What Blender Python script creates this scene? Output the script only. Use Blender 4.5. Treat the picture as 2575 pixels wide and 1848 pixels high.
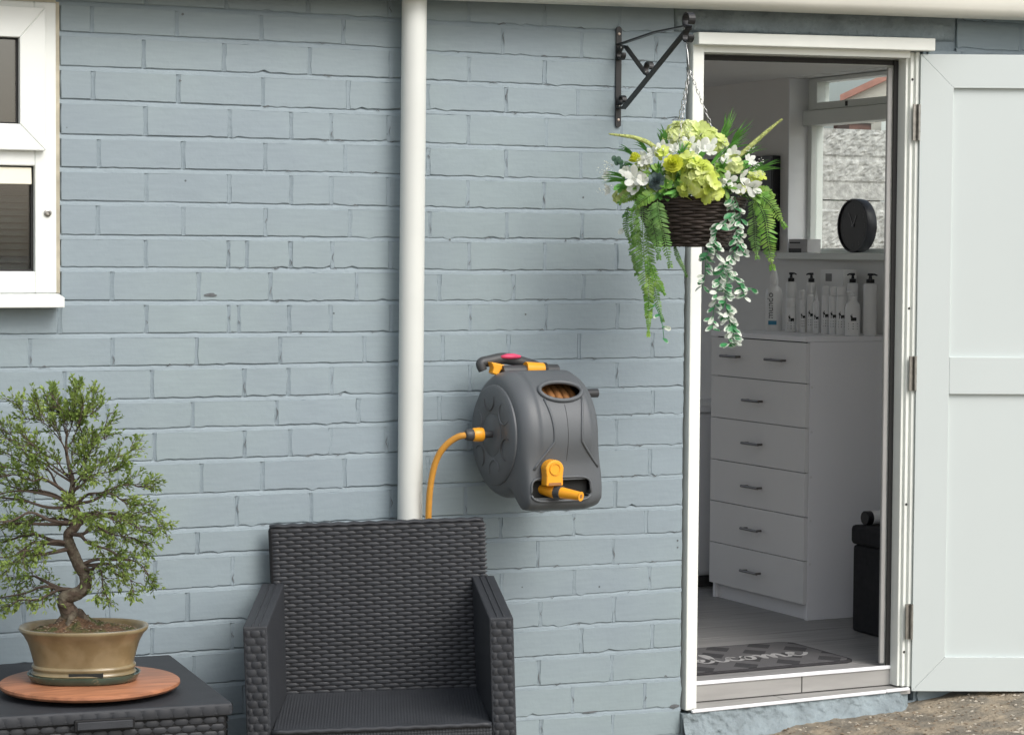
import bpy, bmesh, math, random
from mathutils import Vector, Matrix, noise
random.seed(7)
R = math.radians
scene = bpy.context.scene
for o in list(bpy.data.objects):
    bpy.data.objects.remove(o)
COL = scene.collection

# ------------------------------------------------------------------ camera
CAM = Vector((-2.45, -5.981, 1.466))
AX_R = Vector((0.8982035, -0.4395309, 0.0065574))
AX_D = Vector((-0.0155479, -0.0466740, -0.9987892))
AX_F = Vector((0.4393048, 0.8970140, -0.0487566))
cd = bpy.data.cameras.new('camera')
cam = bpy.data.objects.new('camera', cd)
COL.objects.link(cam)
cam.matrix_world = Matrix(((AX_R.x, -AX_D.x, -AX_F.x, CAM.x), (AX_R.y, -AX_D.y, -AX_F.y, CAM.y),
                           (AX_R.z, -AX_D.z, -AX_F.z, CAM.z), (0, 0, 0, 1)))
cd.sensor_fit = 'HORIZONTAL'
cd.sensor_width = 36
cd.lens = 36 * 5974.2 / 2575
cd.clip_start = 0.05
cd.clip_end = 2000
scene.camera = cam

# ------------------------------------------------------------------ sky, sun, exposure
SUN_EL, SUN_AZ = R(44), R(165)         # azimuth measured from +Y clockwise: a veiled sun behind the camera, to its right
w = bpy.data.worlds.new('World')
scene.world = w
w.use_nodes = True
nt = w.node_tree
nt.nodes.clear()
sky = nt.nodes.new('ShaderNodeTexSky')
sky.sky_type = 'NISHITA'
sky.sun_disc = False
sky.sun_elevation = SUN_EL
sky.sun_rotation = SUN_AZ
sky.altitude = 50
sky.air_density = 1.0
sky.dust_density = 4.0
sky.ozone_density = 1.0
hs = nt.nodes.new('ShaderNodeHueSaturation')
hs.inputs['Saturation'].default_value = 0.55     # high thin cloud takes most of the blue out
bg = nt.nodes.new('ShaderNodeBackground')
bg.inputs[1].default_value = 0.15
wo = nt.nodes.new('ShaderNodeOutputWorld')
nt.links.new(sky.outputs[0], hs.inputs['Color'])
nt.links.new(hs.outputs[0], bg.inputs[0])
nt.links.new(bg.outputs[0], wo.inputs[0])
sd = bpy.data.lights.new('sun', 'SUN')
sd.energy = 1.0
sd.angle = R(32)
sd.color = (1.0, 0.98, 0.955)
sun = bpy.data.objects.new('sun', sd)
COL.objects.link(sun)
sv = Vector((math.sin(SUN_AZ) * math.cos(SUN_EL), math.cos(SUN_AZ) * math.cos(SUN_EL), math.sin(SUN_EL)))
sun.rotation_euler = sv.to_track_quat('Z', 'Y').to_euler()
sun.location = sv * 30
vs = scene.view_settings
vs.view_transform = 'Standard'
vs.look = 'None'
vs.exposure = 0.45
vs.gamma = 1.0
vs.use_curve_mapping = False
scene.cycles.use_denoising = True
scene.cycles.max_bounces = 10
scene.cycles.diffuse_bounces = 6
scene.cycles.transparent_max_bounces = 12
scene.cycles.sample_clamp_indirect = 6.0

# ------------------------------------------------------------------ helpers
WL = {}

class MB:
    def __init__(self):
        self.v = []
        self.f = []
        self.attr = []

    def add(self, vs_, fs_):
        b = len(self.v)
        self.v += [Vector(p) for p in vs_]
        self.f += [tuple(i + b for i in q) for q in fs_]
        return self

    def box(self, x0, x1, y0, y1, z0, z1):
        return self.add([(x0, y0, z0), (x1, y0, z0), (x1, y1, z0), (x0, y1, z0), (x0, y0, z1), (x1, y0, z1), (x1, y1, z1), (x0, y1, z1)],
                        [(0, 3, 2, 1), (4, 5, 6, 7), (0, 1, 5, 4), (1, 2, 6, 5), (2, 3, 7, 6), (3, 0, 4, 7)])

    def obox(self, c, ax, ay, az, sx, sy, sz):
        c, ax, ay, az = Vector(c), Vector(ax).normalized(), Vector(ay).normalized(), Vector(az).normalized()
        P = [c + ax * sx * a / 2 + ay * sy * b / 2 + az * sz * d / 2 for d in (-1, 1) for (a, b) in ((-1, -1), (1, -1), (1, 1), (-1, 1))]
        return self.add(P, [(0, 3, 2, 1), (4, 5, 6, 7), (0, 1, 5, 4), (1, 2, 6, 5), (2, 3, 7, 6), (3, 0, 4, 7)])

    def prism(self, poly, axis, a0, a1):
        def mk(p, a):
            return {'x': (a, p[0], p[1]), 'y': (p[0], a, p[1]), 'z': (p[0], p[1], a)}[axis]
        n = len(poly)
        return self.add([mk(p, a0) for p in poly] + [mk(p, a1) for p in poly],
                        [tuple(range(n))[::-1], tuple(range(n, 2 * n))] + [(i, (i + 1) % n, n + (i + 1) % n, n + i) for i in range(n)])

    def tube(self, pts, r, n=8, cap=True, closed=False, flat=1.0):
        pts = [Vector(p) for p in pts]
        m = len(pts)
        rs = r if isinstance(r, (list, tuple)) else [r] * m
        t0 = (pts[1] - pts[0]).normalized()
        up = Vector((0, 0, 1)) if abs(t0.z) < 0.9 else Vector((1, 0, 0))
        nrm = t0.cross(up).normalized()
        V = []
        for i, p in enumerate(pts):
            if closed:
                t = (pts[(i + 1) % m] - pts[i - 1]).normalized()
            else:
                t = (pts[min(i + 1, m - 1)] - pts[max(i - 1, 0)]).normalized()
            nrm = (nrm - t * nrm.dot(t))
            nrm = nrm.normalized() if nrm.length > 1e-6 else t.orthogonal().normalized()
            bn = t.cross(nrm)
            for k in range(n):
                a = 2 * math.pi * k / n
                V.append(p + (nrm * math.cos(a) + bn * math.sin(a) * flat) * rs[i])
        F = []
        for i in range(m if closed else m - 1):
            j = (i + 1) % m
            for k in range(n):
                F.append((i * n + k, i * n + (k + 1) % n, j * n + (k + 1) % n, j * n + k))
        if cap and not closed:
            F.append(tuple(range(n))[::-1])
            F.append(tuple(range((m - 1) * n, m * n)))
        return self.add(V, F)

    def lathe(self, prof, c=(0, 0, 0), n=24, sx=1.0, sy=1.0, axis='z', cap=True):
        c = Vector(c)
        V = []
        for (r, h) in prof:
            for k in range(n):
                a = 2 * math.pi * k / n
                p = (r * math.cos(a) * sx, r * math.sin(a) * sy, h)
                if axis == 'x':
                    p = (p[2], p[0], p[1])
                elif axis == 'y':
                    p = (p[1], p[2], p[0])
                V.append(c + Vector(p))
        F = []
        for i in range(len(prof) - 1):
            for k in range(n):
                F.append((i * n + k, i * n + (k + 1) % n, (i + 1) * n + (k + 1) % n, (i + 1) * n + k))
        if cap:
            F.append(tuple(range(n))[::-1])
            F.append(tuple(range((len(prof) - 1) * n, len(prof) * n)))
        return self.add(V, F)

    def grid(self, nu, nv, fn):
        return self.add([fn(i / (nu - 1), j / (nv - 1)) for j in range(nv) for i in range(nu)],
                        [(j * nu + i, j * nu + i + 1, (j + 1) * nu + i + 1, (j + 1) * nu + i) for j in range(nv - 1) for i in range(nu - 1)])

    def obj(self, name, mat, parent=None, smooth=False, bevel=0.0, seg=2, kind=None, label=None, auto=None):
        xs = [p.x for p in self.v]
        ys = [p.y for p in self.v]
        zs = [p.z for p in self.v]
        c = Vector(((min(xs) + max(xs)) / 2, (min(ys) + max(ys)) / 2, min(zs)))
        me = bpy.data.meshes.new(name)
        me.from_pydata([p - c for p in self.v], [], self.f)
        me.materials.append(mat)
        if smooth:
            me.polygons.foreach_set('use_smooth', [True] * len(me.polygons))
        me.update()
        if self.attr and len(self.attr) == len(me.vertices):
            at_ = me.attributes.new('edge', 'FLOAT', 'POINT')
            at_.data.foreach_set('value', self.attr)
        if auto is not None:
            me.set_sharp_from_angle(angle=R(auto))
        o = bpy.data.objects.new(name, me)
        COL.objects.link(o)
        place(o, parent, c)
        if bevel:
            b = o.modifiers.new('bevel', 'BEVEL')
            b.width = bevel
            b.segments = seg
            b.limit_method = 'ANGLE'
            b.angle_limit = R(35)
        if kind:
            o['kind'] = kind
        if label:
            o['label'] = label
        return o

def place(o, parent, c):
    WL[o] = Vector(c)
    if parent is not None:
        o.parent = parent
        o.location = Vector(c) - WL[parent]
    else:
        o.location = c

def thing(name, label, cat, loc=(0, 0, 0), rot=None, group=None):
    e = bpy.data.objects.new(name, None)
    e.empty_display_size = 0.1
    COL.objects.link(e)
    e.location = loc
    if rot:
        e.rotation_euler = rot
        WL[e] = Vector((0, 0, 0))
    else:
        WL[e] = Vector(loc)
    tag(e, label, cat, group)
    return e

def tag(o, label, cat, group=None, kind=None):
    if label:
        o['label'] = label
    if cat:
        o['category'] = cat
    if group:
        o['group'] = group
    if kind:
        o['kind'] = kind
    return o

def box(name, mat, parent, x0, x1, y0, y1, z0, z1, bevel=0.002, **k):
    return MB().box(x0, x1, y0, y1, z0, z1).obj(name, mat, parent, bevel=bevel, **k)

def nz(x, y, z, s=1.0):
    return noise.noise(Vector((x * s, y * s, z * s)))

# ------------------------------------------------------------------ materials
def lin(c):
    return tuple(((u / 255) / 12.92 if u / 255 <= 0.04045 else ((u / 255 + 0.055) / 1.055) ** 2.4) for u in c)

def mat(name, col, rough=0.6, var=0.06, vscale=6.0, bump=0.0, bscale=60.0, metal=0.0, spec=0.4, coat=0.0, detail=5.0, stretch=None, col2=None, cscale=None, cfac=(0.45, 0.6), sub=0.0, trans=0.0):
    m = bpy.data.materials.new(name)
    m.use_nodes = True
    n = m.node_tree.nodes
    l = m.node_tree.links
    bs = n['Principled BSDF']
    bs.inputs['Roughness'].default_value = rough
    bs.inputs['Metallic'].default_value = metal
    bs.inputs['Specular IOR Level'].default_value = spec
    bs.inputs['Coat Weight'].default_value = coat
    if sub:
        bs.inputs['Subsurface Weight'].default_value = sub
        bs.inputs['Subsurface Radius'].default_value = (0.004, 0.004, 0.003)
    geo = n.new('ShaderNodeNewGeometry')
    pos = geo.outputs['Position']
    if stretch:
        mp = n.new('ShaderNodeMapping')
        mp.inputs['Scale'].default_value = stretch
        l.new(pos, mp.inputs['Vector'])
        pos = mp.outputs[0]
    tx = n.new('ShaderNodeTexNoise')
    tx.inputs['Scale'].default_value = vscale
    tx.inputs['Detail'].default_value = detail
    l.new(pos, tx.inputs['Vector'])
    mr = n.new('ShaderNodeMapRange')
    mr.inputs[1].default_value = 0.3
    mr.inputs[2].default_value = 0.7
    mr.inputs[3].default_value = 1 - var
    mr.inputs[4].default_value = 1 + var
    l.new(tx.outputs[0], mr.inputs[0])
    mul = n.new('ShaderNodeVectorMath')
    mul.operation = 'SCALE'
    mul.inputs[0].default_value = col
    if col2 is not None:
        t2 = n.new('ShaderNodeTexNoise')
        t2.inputs['Scale'].default_value = cscale or 10
        t2.inputs['Detail'].default_value = 6
        l.new(pos, t2.inputs['Vector'])
        m2 = n.new('ShaderNodeMapRange')
        m2.inputs[1].default_value, m2.inputs[2].default_value = cfac
        l.new(t2.outputs[0], m2.inputs[0])
        mx = n.new('ShaderNodeMix')
        mx.data_type = 'RGBA'
        mx.inputs[6].default_value = (*col, 1)
        mx.inputs[7].default_value = (*col2, 1)
        l.new(m2.outputs[0], mx.inputs[0])
        l.new(mx.outputs[2], mul.inputs[0])
    l.new(mr.outputs[0], mul.inputs['Scale'])
    l.new(mul.outputs[0], bs.inputs['Base Color'])
    if bump:
        tb = n.new('ShaderNodeTexNoise')
        tb.inputs['Scale'].default_value = bscale
        tb.inputs['Detail'].default_value = 4
        l.new(pos, tb.inputs['Vector'])
        bp = n.new('ShaderNodeBump')
        bp.inputs['Distance'].default_value = bump
        bp.inputs['Strength'].default_value = 1.0
        l.new(tb.outputs[0], bp.inputs['Height'])
        l.new(bp.outputs[0], bs.inputs['Normal'])
    if trans:
        tr = n.new('ShaderNodeBsdfTranslucent')
        l.new(mul.outputs[0], tr.inputs[0])
        ms = n.new('ShaderNodeMixShader')
        ms.inputs[0].default_value = trans
        l.new(bs.outputs[0], ms.inputs[1])
        l.new(tr.outputs[0], ms.inputs[2])
        l.new(ms.outputs[0], n['Material Output'].inputs[0])
    return m

def glass_mat(name, tint=(1, 1, 1), ior=1.5, rough=0.0):
    m = bpy.data.materials.new(name)
    m.use_nodes = True
    n = m.node_tree.nodes
    l = m.node_tree.links
    n.remove(n['Principled BSDF'])
    lw = n.new('ShaderNodeLayerWeight')
    lw.inputs[0].default_value = 0.5
    pw = n.new('ShaderNodeMath')
    pw.operation = 'POWER'
    pw.inputs[1].default_value = 4.0
    l.new(lw.outputs['Facing'], pw.inputs[0])
    fr = n.new('ShaderNodeMapRange')
    f0 = ((ior - 1) / (ior + 1)) ** 2
    fr.inputs[3].default_value = f0
    fr.inputs[4].default_value = 1.0
    l.new(pw.outputs[0], fr.inputs[0])
    tp = n.new('ShaderNodeBsdfTransparent')
    tp.inputs[0].default_value = (*tint, 1)
    gl = n.new('ShaderNodeBsdfGlossy')
    gl.inputs['Roughness'].default_value = rough
    ms = n.new('ShaderNodeMixShader')
    l.new(fr.outputs[0], ms.inputs[0])
    l.new(tp.outputs[0], ms.inputs[1])
    l.new(gl.outputs[0], ms.inputs[2])
    l.new(ms.outputs[0], n['Material Output'].inputs[0])
    return m

def wall_mat():
    # masonry paint: nearly even colour, brushed grain, a few pin holes and scuffs where the paint has chipped
    m = mat('masonry_paint', (0.246, 0.302, 0.335), rough=0.55, var=0.06, vscale=3.2, bump=0.0009, bscale=55, spec=0.35, col2=(0.246, 0.304, 0.322), cscale=1.6, cfac=(0.4, 0.6))
    n = m.node_tree.nodes
    l = m.node_tree.links
    bs = n['Principled BSDF']
    geo = n['Geometry']
    src = bs.inputs['Base Color'].links[0].from_socket
    # fine streaks along the brush
    mp = n.new('ShaderNodeMapping')
    mp.inputs['Scale'].default_value = (14, 14, 120)
    l.new(geo.outputs['Position'], mp.inputs['Vector'])
    st = n.new('ShaderNodeTexNoise')
    st.inputs['Scale'].default_value = 1.0
    st.inputs['Detail'].default_value = 3
    l.new(mp.outputs[0], st.inputs['Vector'])
    ms = n.new('ShaderNodeMapRange')
    ms.inputs[1].default_value, ms.inputs[2].default_value, ms.inputs[3].default_value, ms.inputs[4].default_value = 0.3, 0.7, 0.965, 1.035
    l.new(st.outputs[0], ms.inputs[0])
    sc = n.new('ShaderNodeVectorMath')
    sc.operation = 'SCALE'
    l.new(src, sc.inputs[0])
    l.new(ms.outputs[0], sc.inputs['Scale'])
    # pin holes
    vo = n.new('ShaderNodeTexVoronoi')
    vo.inputs['Scale'].default_value = 9.0
    vo.inputs['Randomness'].default_value = 1.0
    l.new(geo.outputs['Position'], vo.inputs['Vector'])
    hr = n.new('ShaderNodeMapRange')
    hr.inputs[1].default_value, hr.inputs[2].default_value, hr.inputs[3].default_value, hr.inputs[4].default_value = 0.018, 0.034, 0.3, 1.0
    l.new(vo.outputs['Distance'], hr.inputs[0])
    s2 = n.new('ShaderNodeVectorMath')
    s2.operation = 'SCALE'
    l.new(sc.outputs[0], s2.inputs[0])
    l.new(hr.outputs[0], s2.inputs['Scale'])
    l.new(s2.outputs[0], bs.inputs['Base Color'])
    return m

M = {}
M['wall'] = wall_mat()
M['mortar'] = mat('painted_mortar', (0.246, 0.302, 0.333), rough=0.6, var=0.06, vscale=5, bump=0.0018, bscale=90, spec=0.3)
M['parge'] = mat('painted_render', (0.225, 0.272, 0.29), rough=0.6, var=0.2, vscale=12, bump=0.006, bscale=85, spec=0.3)
M['white'] = mat('white_upvc', (0.74, 0.77, 0.74), rough=0.32, var=0.02, vscale=3, spec=0.45)
M['white2'] = mat('white_gloss_paint', (0.79, 0.82, 0.77), rough=0.4, var=0.05, vscale=5, spec=0.4, bump=0.0005, bscale=30)
M['doorwhite'] = mat('satin_white_door', (0.56, 0.615, 0.605), rough=0.42, var=0.015, vscale=2, spec=0.4)
M['seal'] = mat('black_rubber', (0.02, 0.02, 0.02), rough=0.6)
M['sealant'] = mat('beige_sealant', (0.42, 0.39, 0.30), rough=0.6, var=0.2, vscale=20)
M['dark'] = mat('dark_cavity', (0.02, 0.021, 0.02), rough=0.9)
M['metal'] = mat('brushed_steel', (0.35, 0.34, 0.31), rough=0.4, metal=0.9, var=0.2, vscale=60)
M['chrome'] = mat('zinc_chain', (0.62, 0.62, 0.6), rough=0.25, metal=1.0, var=0.1)
M['iron'] = mat('black_painted_iron', (0.012, 0.013, 0.014), rough=0.38, var=0.2, vscale=40, spec=0.5)
M['screw'] = mat('screw_head', (0.5, 0.42, 0.36), rough=0.4, metal=0.6)
M['greyplastic'] = mat('grey_moulded_plastic', (0.094, 0.104, 0.112), rough=0.45, var=0.07, vscale=5, bump=0.0003, bscale=500, spec=0.45)
M['greyplastic2'] = mat('dark_grey_plastic', (0.05, 0.053, 0.056), rough=0.45, var=0.05, spec=0.45)
M['yellow'] = mat('yellow_plastic', (0.82, 0.36, 0.02), rough=0.38, var=0.05, vscale=20, spec=0.5)
M['hose'] = mat('yellow_hose', (0.56, 0.27, 0.045), rough=0.4, var=0.1, vscale=30, spec=0.4)
M['coil'] = mat('brown_hose_coil', (0.30, 0.14, 0.05), rough=0.55, var=0.12)
M['pink'] = mat('pink_button', (0.62, 0.06, 0.14), rough=0.4)
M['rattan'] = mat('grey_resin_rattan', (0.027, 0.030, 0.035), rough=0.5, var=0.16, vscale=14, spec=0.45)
M['rattan_plain'] = mat('grey_resin_top', (0.031, 0.0345, 0.040), rough=0.6, var=0.12, vscale=18, bump=0.0006, bscale=420, spec=0.4)  # slightly lighter resin for the plain moulded arms and lid
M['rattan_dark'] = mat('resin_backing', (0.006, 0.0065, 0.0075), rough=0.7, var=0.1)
M['grass'] = None
M['wood'] = mat('oiled_acacia', (0.36, 0.155, 0.08), rough=0.45, var=0.28, vscale=3.0, stretch=(3, 22, 22), spec=0.4, coat=0.15)
M['pot'] = mat('tan_glaze', (0.235, 0.185, 0.10), rough=0.28, var=0.14, vscale=14, spec=0.5, coat=0.4, col2=(0.185, 0.14, 0.068), cscale=18)
M['saucer'] = mat('green_glaze', (0.045, 0.085, 0.065), rough=0.25, var=0.2, vscale=20, coat=0.5, col2=(0.2, 0.19, 0.12), cscale=60, cfac=(0.6, 0.72))
M['soil'] = mat('soil_grit', (0.12, 0.07, 0.04), rough=0.95, var=0.35, vscale=160, bump=0.006, bscale=150, col2=(0.07, 0.075, 0.025), cscale=22, cfac=(0.42, 0.55))
M['bark'] = mat('bonsai_bark', (0.085, 0.062, 0.045), rough=0.9, var=0.3, vscale=60, bump=0.005, bscale=110, col2=(0.15, 0.13, 0.095), cscale=45)
M['twig'] = mat('bonsai_twig', (0.085, 0.062, 0.048), rough=0.85, var=0.25, vscale=40)
M['leafA'] = mat('elm_leaf', (0.19, 0.275, 0.065), rough=0.5, var=0.35, vscale=30, trans=0.45, col2=(0.34, 0.44, 0.12), cscale=14)
M['fern'] = mat('fern_green', (0.13, 0.30, 0.045), rough=0.5, var=0.3, vscale=28, trans=0.25, col2=(0.27, 0.44, 0.09), cscale=24)
M['fern_dark'] = mat('fern_mid_green', (0.10, 0.22, 0.055), rough=0.5, var=0.35, vscale=28, trans=0.2, col2=(0.18, 0.33, 0.09), cscale=24)
M['blade'] = mat('grass_blade_green', (0.14, 0.37, 0.08), rough=0.4, var=0.35, vscale=30, trans=0.2, col2=(0.14, 0.34, 0.07), cscale=20)
M['ivy'] = mat('variegated_leaf', (0.045, 0.21, 0.07), rough=0.4, var=0.15, vscale=40, trans=0.2, col2=(0.74, 0.76, 0.68), cscale=62, cfac=(0.43, 0.5))
M['hyd'] = mat('lime_hydrangea', (0.58, 0.68, 0.11), rough=0.6, var=0.16, vscale=30, trans=0.3, col2=(0.74, 0.80, 0.34), cscale=16)
M['hyd2'] = mat('pale_lime_hydrangea', (0.62, 0.71, 0.24), rough=0.6, var=0.16, vscale=30, trans=0.3, col2=(0.74, 0.8, 0.42), cscale=16)
M['ran'] = mat('yellow_petals', (0.72, 0.76, 0.10), rough=0.55, var=0.15, vscale=40, trans=0.25)
M['petal'] = mat('white_petals', (0.78, 0.8, 0.74), rough=0.55, var=0.1, vscale=40, trans=0.3)
M['spray'] = mat('white_spray_buds', (0.70, 0.73, 0.64), rough=0.6, var=0.2, vscale=60)
M['succ'] = mat('blue_grey_succulent', (0.19, 0.26, 0.26), rough=0.5, var=0.3, vscale=40)
M['euca'] = mat('dark_eucalyptus', (0.028, 0.07, 0.045), rough=0.55, var=0.2)
M['spike'] = mat('lime_seed_spike', (0.42, 0.47, 0.16), rough=0.7, var=0.25, vscale=70, bump=0.003, bscale=220)
M['wicker'] = mat('brown_wicker', (0.032, 0.023, 0.018), rough=0.55, var=0.45, vscale=26, spec=0.4)
M['lam'] = mat('white_laminate', (0.85, 0.85, 0.87), rough=0.45, var=0.015, vscale=2, spec=0.4)
M['lam2'] = mat('white_laminate_drawer', (0.76, 0.76, 0.76), rough=0.4, var=0.02, vscale=2, spec=0.4)
M['plaster'] = mat('interior_emulsion', (0.78, 0.775, 0.755), rough=0.85, var=0.03, vscale=3)
M['ceil'] = mat('ceiling_emulsion', (0.84, 0.84, 0.82), rough=0.9, var=0.02)
M['plank'] = mat('wood_look_tile', (0.33, 0.325, 0.31), rough=0.42, var=0.16, vscale=3.0, stretch=(1.2, 26, 8), spec=0.4)
M['floor'] = mat('dark_wood_look_tile', (0.29, 0.287, 0.283), rough=0.42, var=0.2, vscale=3.0, stretch=(1.2, 26, 8), spec=0.4)
M['grout'] = mat('dark_grout', (0.06, 0.058, 0.055), rough=0.9)
M['nosing'] = mat('white_step_trim', (0.85, 0.86, 0.88), rough=0.3, var=0.02)
M['matbase'] = None
M['matedge'] = mat('mat_edging', (0.035, 0.034, 0.037), rough=0.95, var=0.2, vscale=60)
M['print'] = mat('light_print', (0.36, 0.36, 0.36), rough=0.9, var=0.1, vscale=80)
M['blackfab'] = mat('black_fabric', (0.016, 0.016, 0.018), rough=0.9, var=0.2, vscale=50, bump=0.002, bscale=40)
M['blackpl'] = mat('black_plastic', (0.011, 0.011, 0.014), rough=0.3, var=0.05)
M['clockside'] = mat('black_clock_rim', (0.022, 0.022, 0.028), rough=0.4, var=0.05)
M['clockmark'] = mat('dim_clock_numerals', (0.085, 0.085, 0.09), rough=0.5)
M['clockhand'] = mat('grey_clock_hands', (0.22, 0.22, 0.24), rough=0.4)
M['bottle'] = mat('white_bottle', (0.80, 0.80, 0.79), rough=0.35, var=0.02, spec=0.5)
M['ink'] = mat('black_label_ink', (0.018, 0.017, 0.017), rough=0.5)
M['inkgrey'] = mat('grey_label_ink', (0.2, 0.2, 0.2), rough=0.5)
M['inktext'] = mat('dark_label_text', (0.06, 0.065, 0.07), rough=0.5)
M['blue'] = mat('blue_label_band', (0.06, 0.27, 0.42), rough=0.5)
M['handle'] = mat('pewter_handle', (0.16, 0.15, 0.14), rough=0.4, metal=0.7)
M['card'] = mat('grey_card', (0.42, 0.41, 0.41), rough=0.6, var=0.05)
M['cream'] = mat('cream_blind', (0.78, 0.76, 0.62), rough=0.5, var=0.04)
M['rough'] = mat('rough_cast_concrete', (0.46, 0.455, 0.44), rough=0.95, var=0.3, vscale=30, bump=0.006, bscale=70, col2=(0.38, 0.375, 0.36), cscale=40)
M['smoothc'] = mat('smooth_cast_concrete', (0.50, 0.495, 0.475), rough=0.9, var=0.14, vscale=22, bump=0.004, bscale=70)
M['brickred'] = mat('far_brown_brick', (0.14, 0.06, 0.045), rough=0.9, var=0.2, vscale=20)
M['housecream'] = mat('far_cream_render', (0.55, 0.52, 0.46), rough=0.9, var=0.06)
M['terra'] = mat('terracotta_verge', (0.48, 0.24, 0.19), rough=0.8, var=0.15, vscale=12)
M['farleaf'] = mat('far_foliage', (0.06, 0.09, 0.04), rough=0.8, var=0.4, vscale=8)
M['stopshade'] = mat('shaded_door_stop', (0.34, 0.34, 0.33), rough=0.5, var=0.06)  # white stop given a darker colour for the shade inside the opening
M['pane'] = glass_mat('window_glass', (0.93, 0.96, 0.95))
M['pane_dark'] = glass_mat('smoky_double_glazing', (0.6, 0.63, 0.63), ior=2.0)
M['roof'] = mat('dark_roof_felt', (0.05, 0.05, 0.05), rough=0.9, var=0.2)
M['fascia'] = mat('cream_white_fascia', (0.70, 0.70, 0.63), rough=0.4, var=0.04, vscale=4)
M['pvcpipe'] = mat('white_downpipe_pvc', (0.64, 0.665, 0.63), rough=0.38, var=0.04, vscale=4, spec=0.45)

def ivy_mat():
    m = mat('variegated_leaf', (0.05, 0.24, 0.085), rough=0.4, var=0.2, vscale=40, trans=0.2)
    n = m.node_tree.nodes
    l = m.node_tree.links
    bs = n['Principled BSDF']
    src = bs.inputs['Base Color'].links[0].from_socket
    at = n.new('ShaderNodeAttribute')
    at.attribute_name = 'edge'
    tx = n.new('ShaderNodeTexNoise')
    tx.inputs['Scale'].default_value = 45
    l.new(n['Geometry'].outputs['Position'], tx.inputs['Vector'])
    ad = n.new('ShaderNodeMath')
    ad.operation = 'ADD'
    l.new(at.outputs['Fac'], ad.inputs[0])
    l.new(tx.outputs[0], ad.inputs[1])
    mr = n.new('ShaderNodeMapRange')
    mr.inputs[1].default_value, mr.inputs[2].default_value = 0.70, 0.98
    l.new(ad.outputs[0], mr.inputs[0])
    mx = n.new('ShaderNodeMix')
    mx.data_type = 'RGBA'
    mx.inputs[7].default_value = (0.68, 0.72, 0.64, 1)
    l.new(mr.outputs[0], mx.inputs[0])
    l.new(src, mx.inputs[6])
    for lk in list(src.links):
        if lk.to_socket != mx.inputs[6]:
            ts = lk.to_socket
            l.new(mx.outputs[2], ts)
    return m
M['ivy'] = ivy_mat()

def seat_mat():
    # finely perforated moulding: rows of small dimples
    m = mat('dimpled_resin_seat', (0.037, 0.041, 0.047), rough=0.55, var=0.1, vscale=12, spec=0.4)
    n = m.node_tree.nodes
    l = m.node_tree.links
    tc = n.new('ShaderNodeTexCoord')
    vo = n.new('ShaderNodeTexVoronoi')
    vo.inputs['Scale'].default_value = 130
    vo.inputs['Randomness'].default_value = 0.12
    l.new(tc.outputs['Object'], vo.inputs['Vector'])
    bp = n.new('ShaderNodeBump')
    bp.inputs['Distance'].default_value = 0.0035
    l.new(vo.outputs['Distance'], bp.inputs['Height'])
    l.new(bp.outputs[0], n['Principled BSDF'].inputs['Normal'])
    return m
M['seat'] = seat_mat()

def ground_mat():
    m = mat('worn_concrete_ground', (0.285, 0.24, 0.175), rough=0.9, var=0.25, vscale=16, bump=0.010, bscale=60, col2=(0.185, 0.165, 0.13), cscale=11.0, cfac=(0.42, 0.58))
    return m
M['ground'] = ground_mat()
M['stoneA'] = mat('pale_chipping', (0.42, 0.38, 0.31), rough=0.9, var=0.2)
M['stoneB'] = mat('brown_chipping', (0.21, 0.165, 0.115), rough=0.9, var=0.25)

def mat_rug():
    m = mat('patterned_door_mat', (0.040, 0.040, 0.043), rough=0.95, var=0.15, vscale=120, bump=0.002, bscale=300)
    n = m.node_tree.nodes
    l = m.node_tree.links
    bs = n['Principled BSDF']
    src = bs.inputs['Base Color'].links[0].from_socket
    geo = n['Geometry']
    # trellis print: two crossing families of soft bands
    outs = []
    for rot in (38, -38):
        mp = n.new('ShaderNodeMapping')
        mp.inputs['Rotation'].default_value = (0, 0, R(rot))
        l.new(geo.outputs['Position'], mp.inputs['Vector'])
        wv = n.new('ShaderNodeTexWave')
        wv.inputs['Scale'].default_value = 2.6
        wv.inputs['Distortion'].default_value = 0.4
        wv.inputs['Detail'].default_value = 1
        l.new(mp.outputs[0], wv.inputs['Vector'])
        gt = n.new('ShaderNodeMath')
        gt.operation = 'GREATER_THAN'
        gt.inputs[1].default_value = 0.62
        l.new(wv.outputs['Fac'], gt.inputs[0])
        outs.append(gt.outputs[0])
    x = n.new('ShaderNodeMath')
    x.operation = 'MULTIPLY'
    sub = n.new('ShaderNodeMath')
    sub.operation = 'MAXIMUM'
    l.new(outs[0], sub.inputs[0])
    l.new(outs[1], sub.inputs[1])
    mx = n.new('ShaderNodeMix')
    mx.data_type = 'RGBA'
    mx.inputs[7].default_value = (0.105, 0.104, 0.108, 1)
    l.new(sub.outputs[0], mx.inputs[0])
    l.new(src, mx.inputs[6])
    l.new(mx.outputs[2], bs.inputs['Base Color'])
    return m
M['matbase'] = mat_rug()
# ------------------------------------------------------------------ ground
def gz(x, y):
    xx = max(-1.6, min(2.2, x))
    return 0.045 + 0.064 * (xx - 1.03)

def axis_pts(a, b, step, far):
    p = [a + i * step for i in range(int((b - a) / step) + 1)]
    lo, hi = [], []
    d = step
    x = a
    while x > -far:
        d *= 1.6
        x -= d
        lo.append(x)
    d = step
    x = b
    while x < far:
        d *= 1.6
        x += d
        hi.append(x)
    return lo[::-1] + p + hi

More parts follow.
